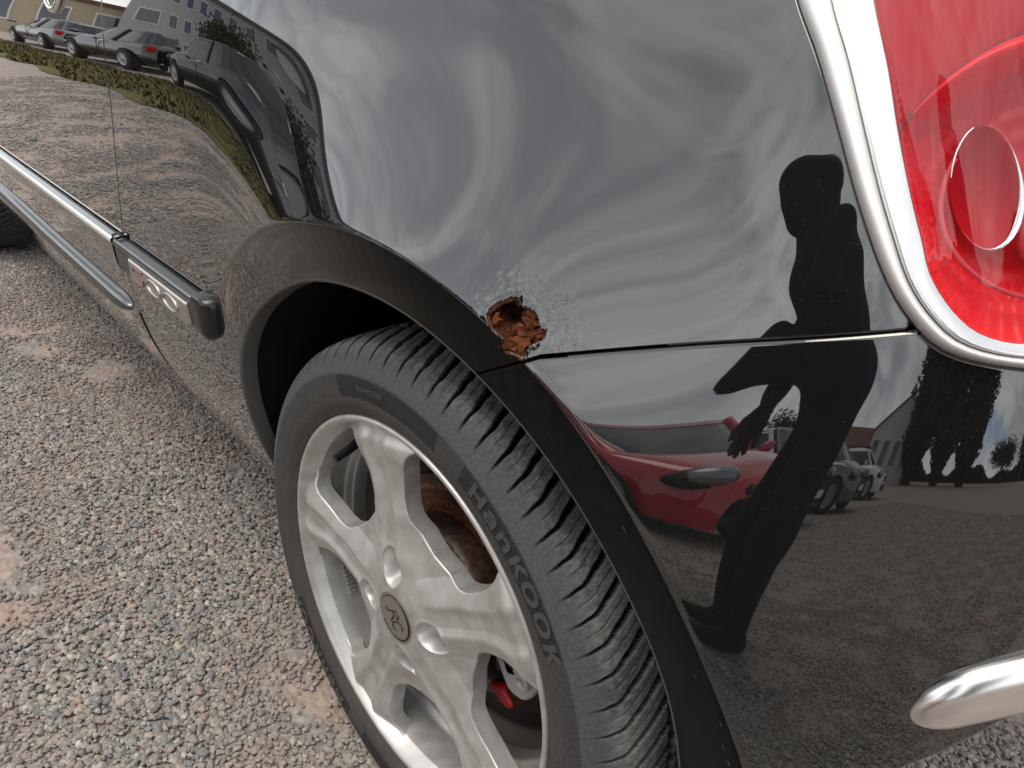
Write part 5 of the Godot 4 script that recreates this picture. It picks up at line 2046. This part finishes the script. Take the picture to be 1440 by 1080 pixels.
func emit4(mb: MB, vid: PackedInt32Array, a: int, b: int, c: int, d: int) -> void:
	if vid[a] >= 0 and vid[b] >= 0 and vid[c] >= 0 and vid[d] >= 0:
		mb.quad(vid[a], vid[b], vid[c], vid[d])

func hand(mb: MB, wrist: Vector3, b: Basis, skin: Color, side: float) -> void:
	# b.y points from wrist to fingertips, b.z out of the back of the hand, b.x to the thumb
	var bones := []
	var P := func(x: float, y: float, z: float) -> Vector3: return wrist + b * Vector3(x * side, y, z)
	bones.append([P.call(0, -0.03, 0), P.call(0, 0.02, 0), 0.026, 0.027, skin])
	for k in 4:
		bones.append([P.call(0, 0.015, 0), P.call(0.025 - 0.0168 * k, 0.088 - 0.004 * absf(k - 1.0), 0.002), 0.017, 0.0125, skin])
	mb_add(mb, bones, 0.0045, 0.008)
	for k in 4:
		var x := 0.026 - 0.0172 * k
		var L: float = [0.070, 0.079, 0.073, 0.057][k]
		var y0 := 0.082
		var c := []
		c.append([P.call(x, y0, 0.001), P.call(x * 1.05, y0 + L * 0.45, -0.010), 0.0095, 0.0088, skin])
		c.append([P.call(x * 1.05, y0 + L * 0.45, -0.010), P.call(x * 1.05, y0 + L * 0.76, -0.024), 0.0088, 0.0082, skin])
		c.append([P.call(x * 1.05, y0 + L * 0.76, -0.024), P.call(x * 1.03, y0 + L * 0.94, -0.041), 0.0082, 0.0070, skin])
		mb_add(mb, c, 0.0035, 0.004)
	mb_add(mb, [[P.call(0.020, 0.020, -0.004), P.call(0.046, 0.052, -0.014), 0.014, 0.011, skin], [P.call(0.046, 0.052, -0.014), P.call(0.054, 0.080, -0.022), 0.0105, 0.0095, skin], [P.call(0.054, 0.080, -0.022), P.call(0.052, 0.104, -0.030), 0.0095, 0.0075, skin]], 0.0035, 0.005)

func mb_add(mb: MB, bones: Array, cell: float, k: float) -> void:
	blob(mb, bones, cell, k)

func person() -> void:
	var t := thing("person", "person in a dark jacket and black trousers leaning towards the car, mirrored in the paint", "person", Vector3(0.56, 0, 1.16))
	var jk := Color(0.012, 0.013, 0.018)
	var hem := Color(0.020, 0.013, 0.013)
	var tr := Color(0.009, 0.009, 0.011)
	var skin := Color(0.10, 0.058, 0.042)  # darkened below its own tone, so backlit shade is in the colour
	var shoe := Color(0.014, 0.013, 0.013)
	var mb := MB.new()
	# the figure leans towards -x over its feet; joints are relative to the feet
	var hip := Vector3(0.02, 0.93, 0)
	var waist := Vector3(-0.09, 1.08, 0)
	var chest := Vector3(-0.25, 1.29, 0)
	var neck := Vector3(-0.38, 1.44, 0)
	var head := Vector3(-0.46, 1.56, 0)
	var bones := [
		[hip, waist, 0.150, 0.145, jk, 0.95], [waist, chest, 0.145, 0.165, jk, 0.9], [chest, neck + Vector3(0.04, -0.03, 0), 0.150, 0.085, jk, 0.85],
		[chest + Vector3(-0.04, 0.08, -0.10), chest + Vector3(-0.04, 0.08, 0.10), 0.095, 0.095, jk],
		[neck + Vector3(0.02, -0.05, 0), head + Vector3(0.03, -0.09, 0), 0.080, 0.066, jk],
		[hip + Vector3(0.02, 0.0, -0.05), hip + Vector3(0.02, -0.02, 0.05), 0.135, 0.135, jk],
		[Vector3(-0.06, 0.93, 0.0), Vector3(-0.325, 0.905, 0.0), 0.045, 0.030, hem], [Vector3(-0.06, 0.99, 0.0), Vector3(-0.325, 0.950, 0.0), 0.050, 0.032, hem], [Vector3(-0.06, 1.05, 0.0), Vector3(-0.325, 1.0, 0.0), 0.055, 0.034, hem], [Vector3(-0.338, 0.895, 0.0), Vector3(-0.338, 1.045, 0.0), 0.026, 0.028, hem],
		[hip + Vector3(0.03, -0.06, -0.085), Vector3(0.06, 0.50, -0.10), 0.105, 0.068, tr], [Vector3(0.06, 0.50, -0.10), Vector3(0.05, 0.10, -0.11), 0.066, 0.048, tr],
		[hip + Vector3(0.03, -0.06, 0.085), Vector3(0.02, 0.50, 0.11), 0.105, 0.068, tr], [Vector3(0.02, 0.50, 0.11), Vector3(0.06, 0.10, 0.12), 0.066, 0.048, tr],
		[Vector3(0.06, 0.055, -0.11), Vector3(-0.11, 0.04, -0.12), 0.050, 0.040, shoe], [Vector3(0.07, 0.055, 0.12), Vector3(-0.10, 0.04, 0.13), 0.050, 0.040, shoe],
		# near arm hangs, far arm is bent at the chest
		[chest + Vector3(-0.03, 0.09, 0.19), Vector3(-0.24, 1.09, 0.22), 0.064, 0.052, jk], [Vector3(-0.24, 1.09, 0.22), Vector3(-0.20, 0.90, 0.17), 0.050, 0.038, jk], [Vector3(-0.20, 0.90, 0.17), Vector3(-0.195, 0.86, 0.165), 0.030, 0.027, skin],
		[chest + Vector3(-0.03, 0.09, -0.19), Vector3(-0.26, 1.12, -0.26), 0.064, 0.052, jk], [Vector3(-0.26, 1.12, -0.26), Vector3(-0.22, 1.20, -0.16), 0.050, 0.038, jk], [Vector3(-0.22, 1.20, -0.16), Vector3(-0.20, 1.21, -0.13), 0.030, 0.027, skin],
	]
	blob(mb, bones, 0.014, 0.05)
	# head: skull, jaw, nose, brow, ears
	var hb := Basis(Vector3.BACK, deg_to_rad(28.0))
	var H := func(x: float, y: float, z: float) -> Vector3: return head + hb * Vector3(x, y, z)
	blob(mb, [[H.call(0.02, 0.05, 0), H.call(-0.02, 0.055, 0), 0.092, 0.088, skin, 1.15], [H.call(0.0, 0.0, 0), H.call(-0.045, -0.075, 0), 0.070, 0.045, skin, 1.1], [H.call(-0.090, 0.015, 0), H.call(-0.104, -0.02, 0), 0.011, 0.014, skin], [H.call(-0.085, 0.03, -0.035), H.call(-0.085, 0.03, 0.035), 0.018, 0.018, skin], [H.call(-0.082, -0.055, -0.018), H.call(-0.082, -0.055, 0.018), 0.014, 0.014, Color(0.34, 0.16, 0.13)], [H.call(0.005, 0.01, -0.083), H.call(0.01, -0.03, -0.08), 0.014, 0.010, skin], [H.call(0.005, 0.01, 0.083), H.call(0.01, -0.03, 0.08), 0.014, 0.010, skin], [H.call(-0.083, 0.012, -0.032), H.call(-0.084, 0.012, -0.031), 0.011, 0.011, Color(0.5, 0.48, 0.45)], [H.call(-0.083, 0.012, 0.032), H.call(-0.084, 0.012, 0.031), 0.011, 0.011, Color(0.5, 0.48, 0.45)]], 0.005, 0.02)
	hand(mb, Vector3(-0.195, 0.865, 0.165), Basis(Vector3(-0.9, -0.1, -0.3), Vector3(0.0, -1, 0.0), Vector3(-0.3, 0, 0.9)).orthonormalized(), skin, 1.0)
	hand(mb, Vector3(-0.20, 1.212, -0.13), Basis(Vector3(0, 1, 0), Vector3(0.8, 0.1, 0.6), Vector3(0.6, 0, 0.8)).orthonormalized(), skin, 1.0)
	obj("body", mb, M.cloth, t)
	var hr := MB.new()
	blob(hr, [[H.call(0.035, 0.07, 0), H.call(-0.015, 0.095, 0), 0.092, 0.076, Color.WHITE, 1.1], [H.call(0.065, 0.03, 0), H.call(0.06, -0.01, 0), 0.062, 0.05, Color.WHITE, 0.85]], 0.006, 0.02)
	obj("hair", hr, M.hair, t)
	var hood := MB.new()
	hood.col = jk
	blob(hood, [[H.call(0.03, 0.05, 0), H.call(-0.035, 0.075, 0), 0.098, 0.092, jk, 0.95], [H.call(0.03, -0.04, 0), H.call(0.03, -0.13, 0), 0.086, 0.082, jk, 0.9], [H.call(-0.044, 0.0, 0), H.call(-0.040, -0.075, 0), 0.082, 0.074, jk, 1.0]], 0.008, 0.03)
	obj("hood", hood, M.cloth, t)
	var rt := MB.new()
	rt.box(Vector3(0.165, 0.80, 0.06), Vector3(0.02, 0.09, 0.05), Basis(Vector3.BACK, 0.1), 0.006)
	obj("pocket_tag", rt, M.tag_red, t)
